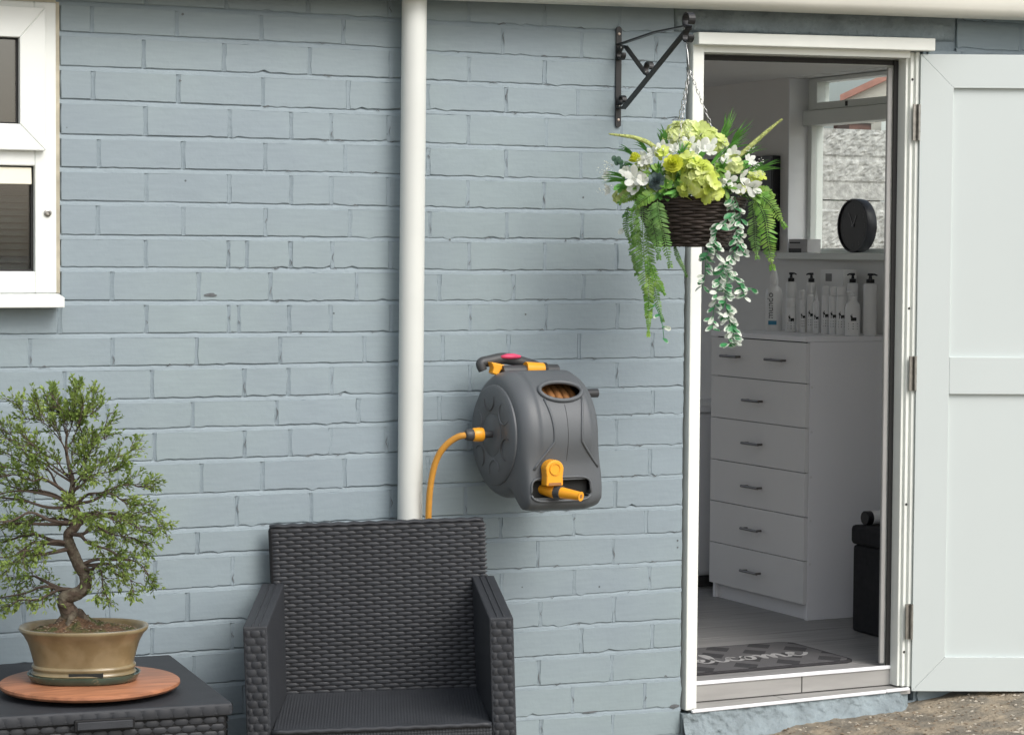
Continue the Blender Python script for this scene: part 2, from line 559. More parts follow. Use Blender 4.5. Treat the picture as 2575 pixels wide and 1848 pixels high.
gx = axis_pts(0.9, 2.6, 0.02, 300)
gy = axis_pts(-1.0, 0.02, 0.02, 300)
gv = []
for y in gy:
    for x in gx:
        h = gz(x, y)
        if -2 < x < 4 and -3 < y < 0.1:
            h += 0.010 * nz(x, y, 0.3, 5) + 0.006 * nz(x, y, 1.3, 14) + 0.004 * nz(x, y, 2.3, 34)
            h += 0.03 * max(0, min(1, (x - 1.8) * 2)) * max(0, min(1, 1 + y * 2.2)) - 0.012
        gv.append((x, y, h))
W_ = len(gx)
g = MB().add(gv, [(j * W_ + i, j * W_ + i + 1, (j + 1) * W_ + i + 1, (j + 1) * W_ + i) for j in range(len(gy) - 1) for i in range(W_ - 1)])
tag(g.obj('ground', M['ground'], None, smooth=True), 'worn brown concrete yard surface with loose chippings', None, kind='structure')

def gh(x, y):
    return gz(x, y) + 0.010 * nz(x, y, 0.3, 5) + 0.006 * nz(x, y, 1.3, 14) + 0.004 * nz(x, y, 2.3, 34) + 0.03 * max(0, min(1, (x - 1.8) * 2)) * max(0, min(1, 1 + y * 2.2)) - 0.012

def pebble(mb, c, r):
    V = []
    for d in ((1, 0, 0), (-1, 0, 0), (0, 1, 0), (0, -1, 0), (0, 0, 1), (0, 0, -1)):
        k = r * random.uniform(0.6, 1.2)
        V.append(Vector(c) + Vector(d) * k * (0.55 if d[2] else 1))
    mb.add(V, [(0, 2, 4), (2, 1, 4), (1, 3, 4), (3, 0, 4), (2, 0, 5), (1, 2, 5), (3, 1, 5), (0, 3, 5)])

for nm, mt, cnt, r0, r1 in (('gravel', M['stoneA'], 650, 0.002, 0.0085), ('grit', M['stoneB'], 1500, 0.002, 0.0075)):
    mb = MB()
    for i in range(cnt):
        x, y = random.uniform(0.95, 2.6), random.uniform(-0.95, -0.07)
        hz = gh(x, y)
        r = random.uniform(r0, r1)
        pebble(mb, (x, y, hz + r * 0.15), r)
    tag(mb.obj(nm, mt, None), {'gravel': 'pale stone chippings scattered over the brown yard', 'grit': 'brown grit scattered over the yard by the doorstep'}[nm], 'gravel', kind='stuff')

mb = MB()
for i in range(34):
    x, y = random.uniform(1.15, 2.5), random.uniform(-0.6, -0.09)
    r = random.uniform(0.006, 0.014)
    hz = gh(x, y)
    V = [Vector((x, y, hz + 0.0035))]
    n_ = 7
    a0 = random.random() * 6
    for k in range(n_):
        a = a0 + 2 * math.pi * k / n_
        q = r * random.uniform(0.6, 1.3)
        V.append(Vector((x + 1.6 * q * math.cos(a), y + q * math.sin(a), hz - 0.003)))
    mb.add(V, [(0, 1 + k, 1 + (k + 1) % n_) for k in range(n_)])
tag(mb.obj('stone_flake', M['stoneA'], None), 'flat pale stone flakes bedded in the brown yard', 'gravel', kind='stuff')

# ------------------------------------------------------------------ the building
B = thing('garden_building', 'grey-blue painted brick outbuilding with white door frame, window and downpipe', 'building', (0.6, 0.06, 0.0))
LINES={1:[(-0.809,2.0193),(0.116,2.0198),(0.215,2.0133)],2:[(-0.809,1.9325),(0.116,1.9351),(0.216,1.933),(1.027,1.9376)],3:[(-0.81,1.8482),(0.116,1.8452),(0.216,1.8538),(1.028,1.8511)],4:[(-0.81,1.7585),(0.117,1.7631),(0.217,1.7608)],5:[(-0.81,1.674),(0.117,1.6777),(0.217,1.6732)],6:[(-0.81,1.5891),(0.118,1.5878),(0.217,1.586)],7:[(-0.811,1.5017),(0.118,1.5022),(0.218,1.5025)],8:[(-0.811,1.4192),(0.118,1.4169),(0.218,1.4134),(1.033,1.415)],9:[(-0.811,1.3334),(0.119,1.3296),(0.219,1.3302),(1.034,1.3311)],10:[(-0.811,1.2482),(0.119,1.2448),(0.219,1.2458),(1.035,1.2464)],11:[(-0.812,1.1633),(0.12,1.1621),(1.036,1.1626)],12:[(0.12,1.0765),(1.037,1.0788)],13:[(0.12,0.9978),(1.038,0.9999)],14:[(0.121,0.9136),(1.039,0.9104)],15:[(0.121,0.8237),(1.04,0.8212)],0:[(0.215,2.0977)],16:[(1.041,0.7322)],17:[(0.486,0.6627),(1.042,0.6511)],18:[(-0.318,0.5731),(0.487,0.5748),(1.043,0.5676)],19:[(-0.318,0.4849),(0.487,0.4857),(1.044,0.4904)],20:[(-0.318,0.4035),(0.488,0.4054),(1.045,0.3979)],21:[(-0.317,0.3151),(0.488,0.3206),(1.046,0.3162)],22:[(-0.317,0.2265),(0.489,0.2379),(1.047,0.2265)],23:[(0.49,0.1522),(1.048,0.1383)],-1:[(0.0,2.185)],24:[(0.0,0.06)],25:[(0.0,-0.025)]}
ROWS={0:[-0.584,-0.364,-0.136,0.102,0.338,0.573,0.813],1:[-0.727,-0.5,-0.267,-0.034,0.199,0.444,0.691,0.933],2:[-0.59,-0.371,-0.13,0.106,0.341,0.574,0.813],3:[-0.725,-0.497,-0.262,-0.019,0.216,0.455,0.681,0.928],4:[-0.585,-0.355,-0.182,-0.067,0.101,0.34,0.582,0.821],5:[-0.71,-0.484,-0.255,-0.026,0.218,0.457,0.692,0.931],6:[-0.583,-0.357,-0.182,-0.067,0.099,0.339,0.575,0.816],7:[-0.713,-0.483,-0.255,-0.013,0.224,0.46,0.697,0.939],8:[-0.585,-0.358,-0.307,-0.184,-0.063,0.106,0.344,0.58,0.807],9:[-0.676,-0.441,-0.241,0.008,0.253,0.481,0.704,0.93],10:[-0.584,-0.357,-0.33,-0.187,-0.068,0.109,0.348,0.584,0.814],11:[-0.891,-0.674,-0.447,-0.212,0.032,0.265,0.467,0.69,0.93],12:[-0.801,-0.569,-0.315,-0.189,-0.065,0.117,0.349,0.58,0.813],13:[-0.907,-0.69,-0.458,-0.223,0.014,0.256,0.483,0.702,0.933],14:[-0.789,-0.562,-0.312,-0.184,-0.067,0.096,0.348,0.582,0.815],15:[-0.887,-0.662,-0.434,-0.263,-0.027,0.221,0.472,0.699,0.925],16:[-0.783,-0.56,-0.334,-0.124,0.111,0.337,0.575,0.811],17:[-0.877,-0.667,-0.445,-0.218,0.0,0.222,0.445,0.678,0.914],18:[-0.773,-0.56,-0.346,-0.131,0.097,0.326,0.565,0.807],19:[-0.909,-0.689,-0.472,-0.244,-0.02,0.217,0.451,0.682,0.927],20:[-0.784,-0.569,-0.348,-0.13,0.098,0.333,0.574,0.811],21:[-0.889,-0.673,-0.453,-0.233,-0.008,0.23,0.469,0.706,0.938],22:[-0.764,-0.539,-0.312,-0.101,0.116,0.34,0.569,0.805],23:[-0.869,-0.647,-0.423,-0.198,0.022,0.243,0.458,0.679,0.916],24:[-0.753,-0.539,-0.317,-0.1,0.117,0.347,0.578,0.811],25:[-0.869,-0.647,-0.423,-0.198,0.023,0.244,0.459,0.681,0.916]}


def line(k, x):
    l = LINES[k]
    if x <= l[0][0]:
        return l[0][1]
    if x >= l[-1][0]:
        return l[-1][1]
    for (xa, za), (xb, zb) in zip(l, l[1:]):
        if xa <= x <= xb:
            return za + (zb - za) * (x - xa) / (xb - xa)

def rough_amp(x, k):
    a = 0.00035 if x < -0.36 else 0.0013
    if k >= 12:
        a = max(a, 0.0011 if x < -0.3 else 0.0015)
    return a

def brick_into(mb, x0, x1, k, seed):
    # one brick: front face, an uneven arris and the sides running back into the wall
    amp = rough_amp((x0 + x1) / 2, k)
    rnd = random.Random(seed)
    zb0, zb1 = line(k, x0), line(k, x1)
    zt0, zt1 = line(k - 1, x0) - 0.0105, line(k - 1, x1) - 0.0105
    L, H = x1 - x0, zt0 - zb0
    pts = []
    nb = max(3, int(L / 0.017))
    ch = 0.0006 + rnd.random() * 0.0018
    def on(u, top):
        z = (zt0 + (zt1 - zt0) * u) if top else (zb0 + (zb1 - zb0) * u)
        return z
    for i in range(nb + 1):
        u = ch / L + (1 - 2 * ch / L) * i / nb
        pts.append((x0 + L * u, on(u, 0) + amp * rnd.gauss(0, 1) * (2.2 if rnd.random() < 0.12 else 0.7)))
    for i in range(1, 3):
        u = i / 3
        pts.append((x1 + amp * rnd.gauss(0, 1), on(1, 0) + (on(1, 1) - on(1, 0)) * u))
    for i in range(nb + 1):
        u = 1 - (ch / L + (1 - 2 * ch / L) * i / nb)
        pts.append((x0 + L * u, on(u, 1) + amp * rnd.gauss(0, 1) * 0.7))
    for i in range(1, 3):
        u = 1 - i / 3
        pts.append((x0 + amp * rnd.gauss(0, 1), on(0, 0) + (on(0, 1) - on(0, 0)) * u))
    cx, cz = (x0 + x1) / 2, (zb0 + zt0) / 2
    yf = -0.0008 + rnd.uniform(-0.0009, 0.0009)
    tx, tz = rnd.uniform(-0.006, 0.006), rnd.uniform(-0.012, 0.012)
    n = len(pts)
    be = 0.0022
    V = []
    for (x, z) in pts:
        dx, dz = cx - x, cz - z
        ix = x + be * (1 if dx > L * 0.47 else -1 if dx < -L * 0.47 else 0)
        iz = z + be * (1 if dz > H * 0.3 else -1 if dz < -H * 0.3 else 0)
        V.append((ix, yf + tx * (ix - cx) + tz * (iz - cz), iz))
    for (x, z) in pts:
        V.append((x, 0.0012 + rnd.uniform(-0.0006, 0.0006), z))
    for (x, z) in pts:
        V.append((x, 0.015, z))
    mb.add(V, [tuple(range(n))] + [(i, n + i, n + (i + 1) % n, (i + 1) % n) for i in range(n)] + [(n + i, 2 * n + i, 2 * n + (i + 1) % n, n + (i + 1) % n) for i in range(n)])

WINX, WINZ0, WINZ1 = -0.813, 1.345, 2.092
XEND = 1.036
XL, XR = -3.0, 2.62
mortar = MB()
# core of the wall behind the brick skin, in pieces round the openings
for (a, b, c, d) in ((XL, -1.96, -0.3, 2.40), (-1.96, WINX, -0.3, WINZ0 - 0.03), (-1.96, WINX, WINZ1, 2.40), (WINX, XEND + 0.004, -0.3, 2.40),
                     (XEND + 0.004, 1.872, 2.09, 2.40), (1.872, XR, -0.3, 2.40), (XEND + 0.004, 1.872, -0.3, 0.09)):
    mortar.box(a, b, 0.010, 0.098, c, d)
brick_list, extra = [], []
kall = sorted(ROWS)
def row_edges(k):
    xs = list(ROWS[k])
    if k in (0,):
        return [WINX - 0.0 if False else -1.0] + xs
    return xs
for k in range(-1, 26):
    if k == -1:
        xs = [-0.70, -0.47, -0.24, -0.01, 0.22, 0.45, 0.69, 0.92]
    else:
        xs = list(ROWS[k])
    ztop = line(k - 1, 0) if k - 1 in LINES else line(k, 0) + 0.085
    zmid = line(k, 0) + 0.04
    in_win = WINZ0 - 0.02 < zmid < WINZ1
    left0 = WINX + 0.003 if in_win else xs[0] - 0.2295
    if in_win and xs[0] - left0 < 0.03:
        xs = xs[1:]
    right = 0.992 if k <= 0 else XEND
    edges = [left0] + [x for x in xs if x < right - 0.02] + [right]
    if k == -1:
        LINES[-2] = [(0.0, line(-1, 0) + 0.085)]
    for i in range(len(edges) - 1):
        j0 = 0.0 if (i == 0 and in_win) else 0.0035
        j1 = 0.0 if i == len(edges) - 2 else 0.0035
        brick_list.append((edges[i] + j0, edges[i + 1] - j1, k))
    if not in_win:
        x = left0
        while x > -2.9:
            extra.append((max(-2.99, x - 0.2295) + 0.005, x - 0.005, k))
            x -= 0.2295
    # right of the door
    x = 1.99 if k <= 0 else 1.885
    off = 0.0 if k % 2 else 0.112
    e = [x, x + 0.13 + off]
    while e[-1] + 0.229 < XR - 0.03:
        e.append(e[-1] + 0.229)
    e.append(XR)
    for i in range(len(e) - 1):
        q = (e[i] + (0.005 if i else 0), e[i + 1] - (0.005 if i < len(e) - 2 else 0), k)
        (brick_list if k <= 2 else extra).append(q)

# pointing: bed joints struck back under the upper brick, perpends slightly hollow
def bed_strip(k, xa, xb):
    n = max(2, int((xb - xa) / 0.02))
    V = []
    for i in range(n + 1):
        x = xa + (xb - xa) * i / n
        z = line(k, x)
        rec = 0.0038 if x < 0.18 else 0.0030
        y0 = rec + 0.0018 * nz(x, k * 3.1, 0, 9) + 0.001 * nz(x, k * 3.1, 0, 40)
        y1 = -0.0006 + 0.0007 * nz(x, k * 5.7, 4, 40)
        V += [(x, y0 + 0.002, z + 0.004), (x, y0, z - 0.0002 + 0.0004 * nz(x, k, 9, 60)), (x, (y0 + y1) / 2 - 0.0008, z - 0.0055), (x, y1, z - 0.0125), (x, 0.006, z - 0.0175)]
    mortar.add(V, [(i * 5 + j, i * 5 + j + 1, i * 5 + j + 6, i * 5 + j + 5) for i in range(n) for j in range(4)])
for k in range(-1, 26):
    z = line(k, 0)
    if WINZ0 < z < WINZ1:
        bed_strip(k, WINX, XEND)
    else:
        bed_strip(k, -2.99, XEND if k > 0 else 0.99)
    bed_strip(k, 1.885 if k > 0 else 1.99, XR)
def perp_strip(x, k):
    za, zb = line(k, x), line(k - 1, x) - 0.010
    rnd = random.Random(int(x * 1000) * 31 + k)
    d = rnd.uniform(0.6, 1.0) * (0.0036 if x < -0.12 else 0.0021)
    if rnd.random() < (0.08 if x < -0.12 else 0.4):
        d *= 0.35
    V = []
    for i in range(5):
        z = za + (zb - za) * i / 4
        o = 0.0008 * rnd.gauss(0, 1)
        V += [(x - 0.0075, d + 0.004, z), (x - 0.0035 + o * 0.6, d, z), (x + 0.0010 + o * 0.6, d * 0.5, z), (x + 0.0050, -0.0006, z), (x + 0.0080, 0.004, z)]
    mortar.add(V, [(i * 5 + j, i * 5 + j + 5, i * 5 + j + 6, i * 5 + j + 1) for i in range(4) for j in range(4)])
for k in range(-1, 26):
    bl = sorted([q for q in brick_list + extra if q[2] == k])
    for a, b in zip(bl, bl[1:]):
        if abs(b[0] - a[1]) < 0.02:
            perp_strip((a[1] + b[0]) / 2, k)
wall = mortar.obj('brick_wall', M['mortar'], B, label='grey-blue painted brickwork with struck joints')
for i, (a, b, k) in enumerate(brick_list):
    mb = MB()
    brick_into(mb, a, b, k, i * 17 + 3)
    mb.obj('brick', M['wall'], wall)
mb = MB()
for i, (a, b, k) in enumerate(extra):
    brick_into(mb, a, b, k, 9000 + i)
mb.obj('brickwork', M['wall'], wall, kind='stuff')
M['chip_shade'] = mat('bare_patch_and_hole_shade', (0.12, 0.13, 0.135), rough=0.9, var=0.3, vscale=60)
# flat grey marks: bare chipped spots, and painted shade of cracks and holes
def chip_shade(px, pz, wx, wz, m=None):
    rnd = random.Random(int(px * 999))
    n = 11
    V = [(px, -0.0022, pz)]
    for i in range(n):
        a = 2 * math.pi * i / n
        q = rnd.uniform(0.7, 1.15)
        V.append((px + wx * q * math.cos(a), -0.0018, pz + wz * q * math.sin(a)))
    MB().add(V, [(0, 1 + i, 1 + (i + 1) % n) for i in range(n)]).obj('chip_shade', m or M['chip_shade'], wall)
chip_shade(-0.408, 1.346, 0.018, 0.0055)
chip_shade(0.735, 0.146, 0.026, 0.003)
chip_shade(1.015, 0.141, 0.016, 0.0065)
chip_shade(-0.485, 2.078, 0.004, 0.004)
chip_shade(-0.49, 1.905, 0.004, 0.004)
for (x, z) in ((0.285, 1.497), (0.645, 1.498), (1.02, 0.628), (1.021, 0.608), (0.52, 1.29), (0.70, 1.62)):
    chip_shade(x, z, 0.003, 0.003)

# flat dark marks painting the shade inside small holes along the joints
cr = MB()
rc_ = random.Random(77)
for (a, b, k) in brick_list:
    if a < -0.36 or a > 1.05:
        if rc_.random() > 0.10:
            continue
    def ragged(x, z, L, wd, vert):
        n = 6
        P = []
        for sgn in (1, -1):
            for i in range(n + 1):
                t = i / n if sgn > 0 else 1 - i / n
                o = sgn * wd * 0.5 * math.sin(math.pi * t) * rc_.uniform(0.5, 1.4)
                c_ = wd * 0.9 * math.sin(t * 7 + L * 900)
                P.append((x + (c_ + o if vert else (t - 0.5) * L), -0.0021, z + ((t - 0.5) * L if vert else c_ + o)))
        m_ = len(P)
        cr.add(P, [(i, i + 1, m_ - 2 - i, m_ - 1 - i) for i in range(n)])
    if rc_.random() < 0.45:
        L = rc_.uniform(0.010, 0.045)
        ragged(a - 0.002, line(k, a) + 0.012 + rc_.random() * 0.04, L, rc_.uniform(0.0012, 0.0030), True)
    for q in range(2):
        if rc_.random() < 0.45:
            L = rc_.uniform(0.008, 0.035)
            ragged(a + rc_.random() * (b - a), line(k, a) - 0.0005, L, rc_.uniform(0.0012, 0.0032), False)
cr.obj('joint_hole_shade', M['chip_shade'], wall, kind='stuff')

# rendered lintel over the door
def lint(u, v):
    x, z = 0.994 + u * 0.99, 2.103 + v * 0.125 + 0.014 * u
    e = min(u, 1 - u) * 60
    return (x, -0.004 - 0.0035 * min(1, e) + 0.005 * nz(x, z, 0, 60) + 0.004 * nz(x, z, 3, 130) + (0.012 if v in (0, 1) or u in (0, 1) else 0), z)
MB().grid(150, 22, lint).obj('lintel', M['parge'], B, smooth=True, label='rough rendered and painted door lintel')

# eaves gutter and roof
gut = MB()
prof = [(-0.03, 0.06), (-0.034, 0.02), (-0.05, 0.003), (-0.07, 0.0), (-0.125, 0.0), (-0.148, 0.006), (-0.16, 0.022), (-0.165, 0.05), (-0.168, 0.085), (-0.174, 0.092), (-0.168, 0.098), (-0.03, 0.098)]
def gutz(x):
    return 2.143 + 0.0205 * (x - 0.165)
V = []
for x in (-3.1, 2.75):
    V += [(x, a, gutz(x) + b) for a, b in prof]
n = len(prof)
gut.add(V, [(i, (i + 1) % n, n + (i + 1) % n, n + i) for i in range(n)] + [tuple(range(n))[::-1], tuple(range(n, 2 * n))])
gut.obj('gutter', M['fascia'], B, smooth=True, auto=40, label='cream-white gutter along the eaves')
mb = MB().box(-3.1, 2.75, -0.028, -0.009, 2.232, 2.42)
mb.obj('fascia_board', M['fascia'], B)
MB().prism([(-0.2, 2.40), (3.25, 2.62), (3.25, 2.70), (-0.2, 2.46)], 'x', -3.1, 2.64).obj('roof', M['roof'], B)
# downpipe
dp = MB()
dp.tube([(0.140, -0.062, -0.02), (0.1405, -0.062, 0.5), (0.144, -0.062, 1.4), (0.148, -0.062, 2.15)], 0.034, n=32)
dp.obj('downpipe', M['pvcpipe'], B, smooth=True, auto=50, label='white round plastic downpipe')

# ---- left window
M['reflectslat'] = mat('grey_green_reflection_slat', (0.11, 0.12, 0.105), rough=0.5, var=0.25, vscale=30)
wf = MB()
wx0 = -1.95
for (a, b, c, d) in ((-0.878, -0.8225, 1.352, 2.09), (wx0, wx0 + 0.055, 1.352, 2.09)):
    wf.box(a, b, -0.006, 0.06, c, d)
wf.box(wx0 + 0.055, -0.878, -0.006, 0.06, 1.352, 1.407)
wf.box(wx0 + 0.055, -0.878, -0.006, 0.06, 1.675, 1.73)
wf.box(wx0 + 0.055, -0.878, -0.006, 0.06, 2.05, 2.09)
win = wf.obj('window', M['white'], B, bevel=0.003, label='white plastic window with a top-hung vent sash')
def sash(x0, x1, z0, z1, t, y0, y1, tr):
    i = [(x0, z0), (x1, z0), (x1, z1), (x0, z1)]
    q = [(x0 + t, z0 + t), (x1 - t, z0 + t), (x1 - t, z1 - tr), (x0 + t, z1 - tr)]
    for a in range(4):
        b = (a + 1) % 4
        MB().prism([i[a], i[b], q[b], q[a]], 'y', y0, y1).obj('sash_rail', M['white'], win, bevel=0.0025)
sash(wx0 + 0.03, -0.855, 1.713, 2.074, 0.066, -0.026, -0.0065, 0.078)
MB().box(wx0 + 0.07, -0.921, -0.0062, 0.0, 1.779, 1.996).obj('pane', M['pane_dark'], win)
MB().box(wx0 + 0.055, -0.878, 0.020, 0.026, 1.407, 1.675).obj('pane', M['pane_dark'], win)
for i in range(13):  # slats added to imitate streaky reflections in the lower pane
    zs_ = 1.412 + i * 0.0172
    MB().prism([(0.040, zs_), (0.048, zs_ + 0.013), (0.0495, zs_ + 0.0135), (0.0415, zs_)], 'x', wx0 + 0.06, -0.882).obj('reflection_slat', M['reflectslat'], win)
# glazing gaskets
for (x1, z0, z1, y) in ((-0.921, 1.779, 1.996, -0.0075), (-0.878, 1.407, 1.675, 0.012)):
    gk = MB()
    gk.box(x1 - 0.006, x1 + 0.0, y, y + 0.006, z0, z1)
    gk.box(wx0 + 0.07, x1 - 0.006, y, y + 0.006, z0, z0 + 0.005)
    gk.box(wx0 + 0.07, x1 - 0.006, y, y + 0.006, z1 - 0.005, z1)
    gk.obj('gasket', M['seal'], win)
MB().prism([(0.0, 1.628), (0.017, 1.628), (0.017, 1.671), (0.004, 1.671)], 'x', wx0 + 0.08, -0.8845).obj('vent_strip', M['cream'], win, bevel=0.002)
MB().lathe([(0.0095, 0), (0.0095, -0.004), (0.005, -0.006), (0.0045, -0.002)], (-0.846, -0.0065, 1.556), n=16, axis='y').obj('fixing_cap', M['metal'], win)
MB().prism([(-0.066, 1.316), (0.01, 1.316), (0.01, 1.351), (-0.02, 1.350), (-0.066, 1.342)], 'x', wx0 - 0.03, -0.818).obj('sill', M['white'], win, bevel=0.002)
sl = MB().box(-0.8225, WINX, -0.003, 0.02, 1.352, 2.092)
sl.box(wx0, -0.8225, -0.003, 0.02, 2.0902, 2.097)
sl.obj('sealant_bead', M['sealant'], win)

# ---- door frame
frame = MB().prism([(1.047, 0.127), (1.084, 0.127), (1.0875, 2.075), (1.0495, 2.075)], 'y', -0.012, 0.075).obj('door_frame', M['white2'], B, bevel=0.003, label='white timber door frame, worn along the hinge side')
for (a, b, y0) in ((1.812, 1.8215, 0.012), (1.8215, 1.834, 0.001), (1.834, 1.848, -0.010)):
    MB().box(a, b, y0, 0.075, 0.138, 2.078).obj('jamb', M['white2'], frame, bevel=0.0025)
MB().prism([(1.0865, 2.046), (1.812, 2.059), (1.812, 2.090), (1.0495, 2.076), (1.0495, 2.0755), (1.0865, 2.0755)], 'y', -0.010, 0.055).obj('head', M['white2'], frame, bevel=0.002)
MB().prism([(1.048, 2.064), (1.878, 2.080), (1.878, 2.118), (1.048, 2.099)], 'y', -0.046, -0.0105).obj('drip_board', M['white2'], frame, bevel=0.003)
MB().box(1.7965, 1.8115, 0.050, 0.056, 0.14, 2.055).obj('draught_seal', M['seal'], frame)
MB().prism([(1.085, 2.028), (1.8115, 2.041), (1.8115, 2.056), (1.085, 2.044)], 'y', 0.056, 0.0625).obj('draught_seal', M['seal'], frame)
MB().box(1.7795, 1.7962, 0.058, 0.070, 0.203, 2.033).obj('door_stop', M['stopshade'], frame, bevel=0.004)
MB().prism([(1.085, 2.030), (1.7962, 2.040), (1.7962, 2.075), (1.085, 2.07)], 'y', 0.064, 0.090).obj('door_stop', M['white2'], frame, bevel=0.003)
MB().box(1.812, 1.872, 0.0765, 0.112, 0.19, 2.09).obj('jamb_lining', M['white2'], frame)
MB().box(XEND + 0.006, 1.086, 0.0765, 0.135, 0.19, 2.06).obj('jamb_lining', M['white2'], frame)
for z in (1.995, 1.30, 0.70, 0.245):
    MB().lathe([(0.0042, 0), (0.0042, 0.001)], (1.828, 0.0004, z), n=10, axis='y').obj('screw_hole', M['seal'], frame)

# ---- door leaf, swung right back towards the wall
LA = R(25)
HX, HY = 1.843, -0.020
def lp(s, z, d):
    return Vector((HX + s * math.cos(LA) - d * math.sin(LA), HY - s * math.sin(LA) - d * math.cos(LA), z))
def leaf_poly(poly, d0, d1):
    n = len(poly)
    return MB().add([lp(s, z, d1) for s, z in poly] + [lp(s, z, d0) for s, z in poly],
                    [tuple(range(n)), tuple(range(n, 2 * n))[::-1]] + [(i, n + i, n + (i + 1) % n, (i + 1) % n) for i in range(n)])
LW, LZ0, LZ1, ST = 0.80, 0.126, 2.071, 0.1015
core = leaf_poly([(0.004, LZ0 + 0.004), (LW - 0.004, LZ0 + 0.004), (LW - 0.004, LZ1 - 0.004), (0.004, LZ1 - 0.004)], -0.040, -0.012)
door = core.obj('door', M['doorwhite'], B, label='white panelled door standing wide open')
G = 0.0004
leaf_poly([(0, LZ0), (ST, LZ0 + ST + 0.004), (ST, LZ1 - ST), (0, LZ1)], -0.044, 0.0).obj('stile', M['doorwhite'], door, bevel=0.0012)
leaf_poly([(LW, LZ0), (LW, LZ1), (LW - ST, LZ1 - ST), (LW - ST, LZ0 + ST + 0.004)], -0.044, 0.0).obj('stile', M['doorwhite'], door, bevel=0.0012)
leaf_poly([(G, LZ1), (ST + G, LZ1 - ST), (LW - ST - G, LZ1 - ST), (LW - G, LZ1)], -0.044, 0.0).obj('rail', M['doorwhite'], door, bevel=0.0012)
leaf_poly([(G, LZ0), (LW - G, LZ0), (LW - ST - G, LZ0 + ST + 0.004), (ST + G, LZ0 + ST + 0.004)], -0.044, 0.0).obj('rail', M['doorwhite'], door, bevel=0.0012)
leaf_poly([(ST + G, 1.040), (LW - ST - G, 1.040), (LW - ST - G, 1.153), (ST + G, 1.153)], -0.040, -0.0006).obj('rail', M['doorwhite'], door, bevel=0.0012)
for (z0, z1) in ((LZ0 + ST + 0.004, 1.040), (1.153, LZ1 - ST)):
    # panel face dished gently into the framing
    def pf(u, v, z0=z0, z1=z1):
        e = min(u, 1 - u) * (LW - 2 * ST)
        e2 = min(v, 1 - v) * (z1 - z0)
        ed = min(e, e2)
        dd = -0.017 + 0.004 * min(1, ed / 0.05) ** 0.6
        return lp(ST + u * (LW - 2 * ST), z0 + v * (z1 - z0), dd)
    MB().grid(41, 41, pf).obj('panel', M['doorwhite'], door, smooth=True)
for (z0, z1) in ((1.81, 1.92), (1.05, 1.155), (0.287, 0.395)):
    hg = MB()
    hg.box(1.8225, 1.8385, -0.0145, -0.0105, z0, z1)
    hg.tube([(1.8395, -0.0205, z0), (1.8395, -0.0205, z1)], 0.0045, n=10)
    for q in range(1, 4):
        zz = z0 + (z1 - z0) * q / 4
        hg.tube([(1.8395, -0.0205, zz - 0.001), (1.8395, -0.0205, zz + 0.001)], 0.0054, n=10)
    hg.obj('hinge', M['metal'], door, label='tarnished steel butt hinge')

# ---- doorstep
step = MB()
def stepf(u, v):
    x = 1.030 + u * 0.81
    zt = 0.121 + 0.009 * u
    zb = gz(x, 0) - 0.03
    z = zt + (zb - zt) * v
    y = -0.026 - 0.05 * v ** 1.5 + 0.009 * nz(x, z, 0, 18) + 0.007 * nz(x, z, 4, 48) + 0.004 * nz(x, z, 7, 110)
    if u > 0.94:
        y += (u - 0.94) * 0.9
    return (x, y, z)
step.grid(170, 26, stepf)
step.box(1.036, 1.835, -0.012, 0.10, -0.2, 0.118)
stp = step.obj('doorstep', M['parge'], B, smooth=True, auto=50, label='rough painted doorstep with white-edged tiles')
for (a, b) in ((1.062, 1.388), (1.391, 1.838)):
    MB().add([(a + 0.008, -0.021, 0.1325), (b + 0.008 if b < 1.5 else b, -0.021, 0.1325), (b, 0.0495, 0.1345), (a, 0.0495, 0.1345),
              (a + 0.008, -0.021, 0.119), (b + 0.008 if b < 1.5 else b, -0.021, 0.119), (b, 0.0495, 0.119), (a, 0.0495, 0.119)],
             [(0, 1, 2, 3), (4, 7, 6, 5), (0, 4, 5, 1), (1, 5, 6, 2), (2, 6, 7, 3), (3, 7, 4, 0)]).obj('tile', M['plank'], stp, bevel=0.001)
MB().box(1.06, 1.85, 0.051, 0.056, 0.119, 0.186).obj('grout_bed', M['grout'], stp)
for (a, b) in ((1.062, 1.487), (1.491, 1.8115)):
    MB().box(a, b, 0.0495, 0.0545, 0.1375, 0.186).obj('tile', M['plank'], stp, bevel=0.001)
for (a, b, za, zb) in ((1.058, 1.742, 0.1285, 0.1355), (1.7435, 1.828, 0.1365, 0.1375)):
    MB().prism([(a, za - 0.006), (b, zb - 0.006), (b, zb + 0.0035), (a, za + 0.0035)], 'y', -0.033, -0.0215).obj('step_trim', M['nosing'], stp, bevel=0.003)
MB().prism([(1.086, 0.187), (1.8115, 0.1865), (1.8115, 0.198), (1.086, 0.1985)], 'y', 0.0445, 0.055).obj('step_trim', M['nosing'], stp, bevel=0.003)

# ---- the room inside
FZ = 0.195
slab = MB().box(0.2, 2.47, 0.056, 3.0, 0.05, FZ - 0.003)
slab.box(-2.9, 0.1, 0.1, 3.0, 0.05, FZ - 0.003)
fl = slab.obj('interior_floor', M['grout'], B, label='grey wood-look tiled floor inside the doorway')
row = 0
y = 0.0555
while y < 2.99:
    y1 = min(2.99, (0.135 if row == 0 else y + 0.2))
    x = 0.2 + (0.0 if row % 2 else -0.45) + (0.69 if row % 2 == 0 else 0.24) - 0.9
    while x < 2.47:
        a, b = max(0.2, x + 0.0012), min(2.469, x + 0.9 - 0.0012)
        if row == 0:
            a, b = max(a, 1.087), min(b, 1.8115)
        if b > a + 0.01:
            MB().box(a, b, y + 0.0012, y1 - 0.0012, FZ - 0.006, FZ + 0.0006 * random.random()).obj('floor_tile', M['floor'], fl)
        x += 0.9
    y = y1
    row += 1
iw = MB()
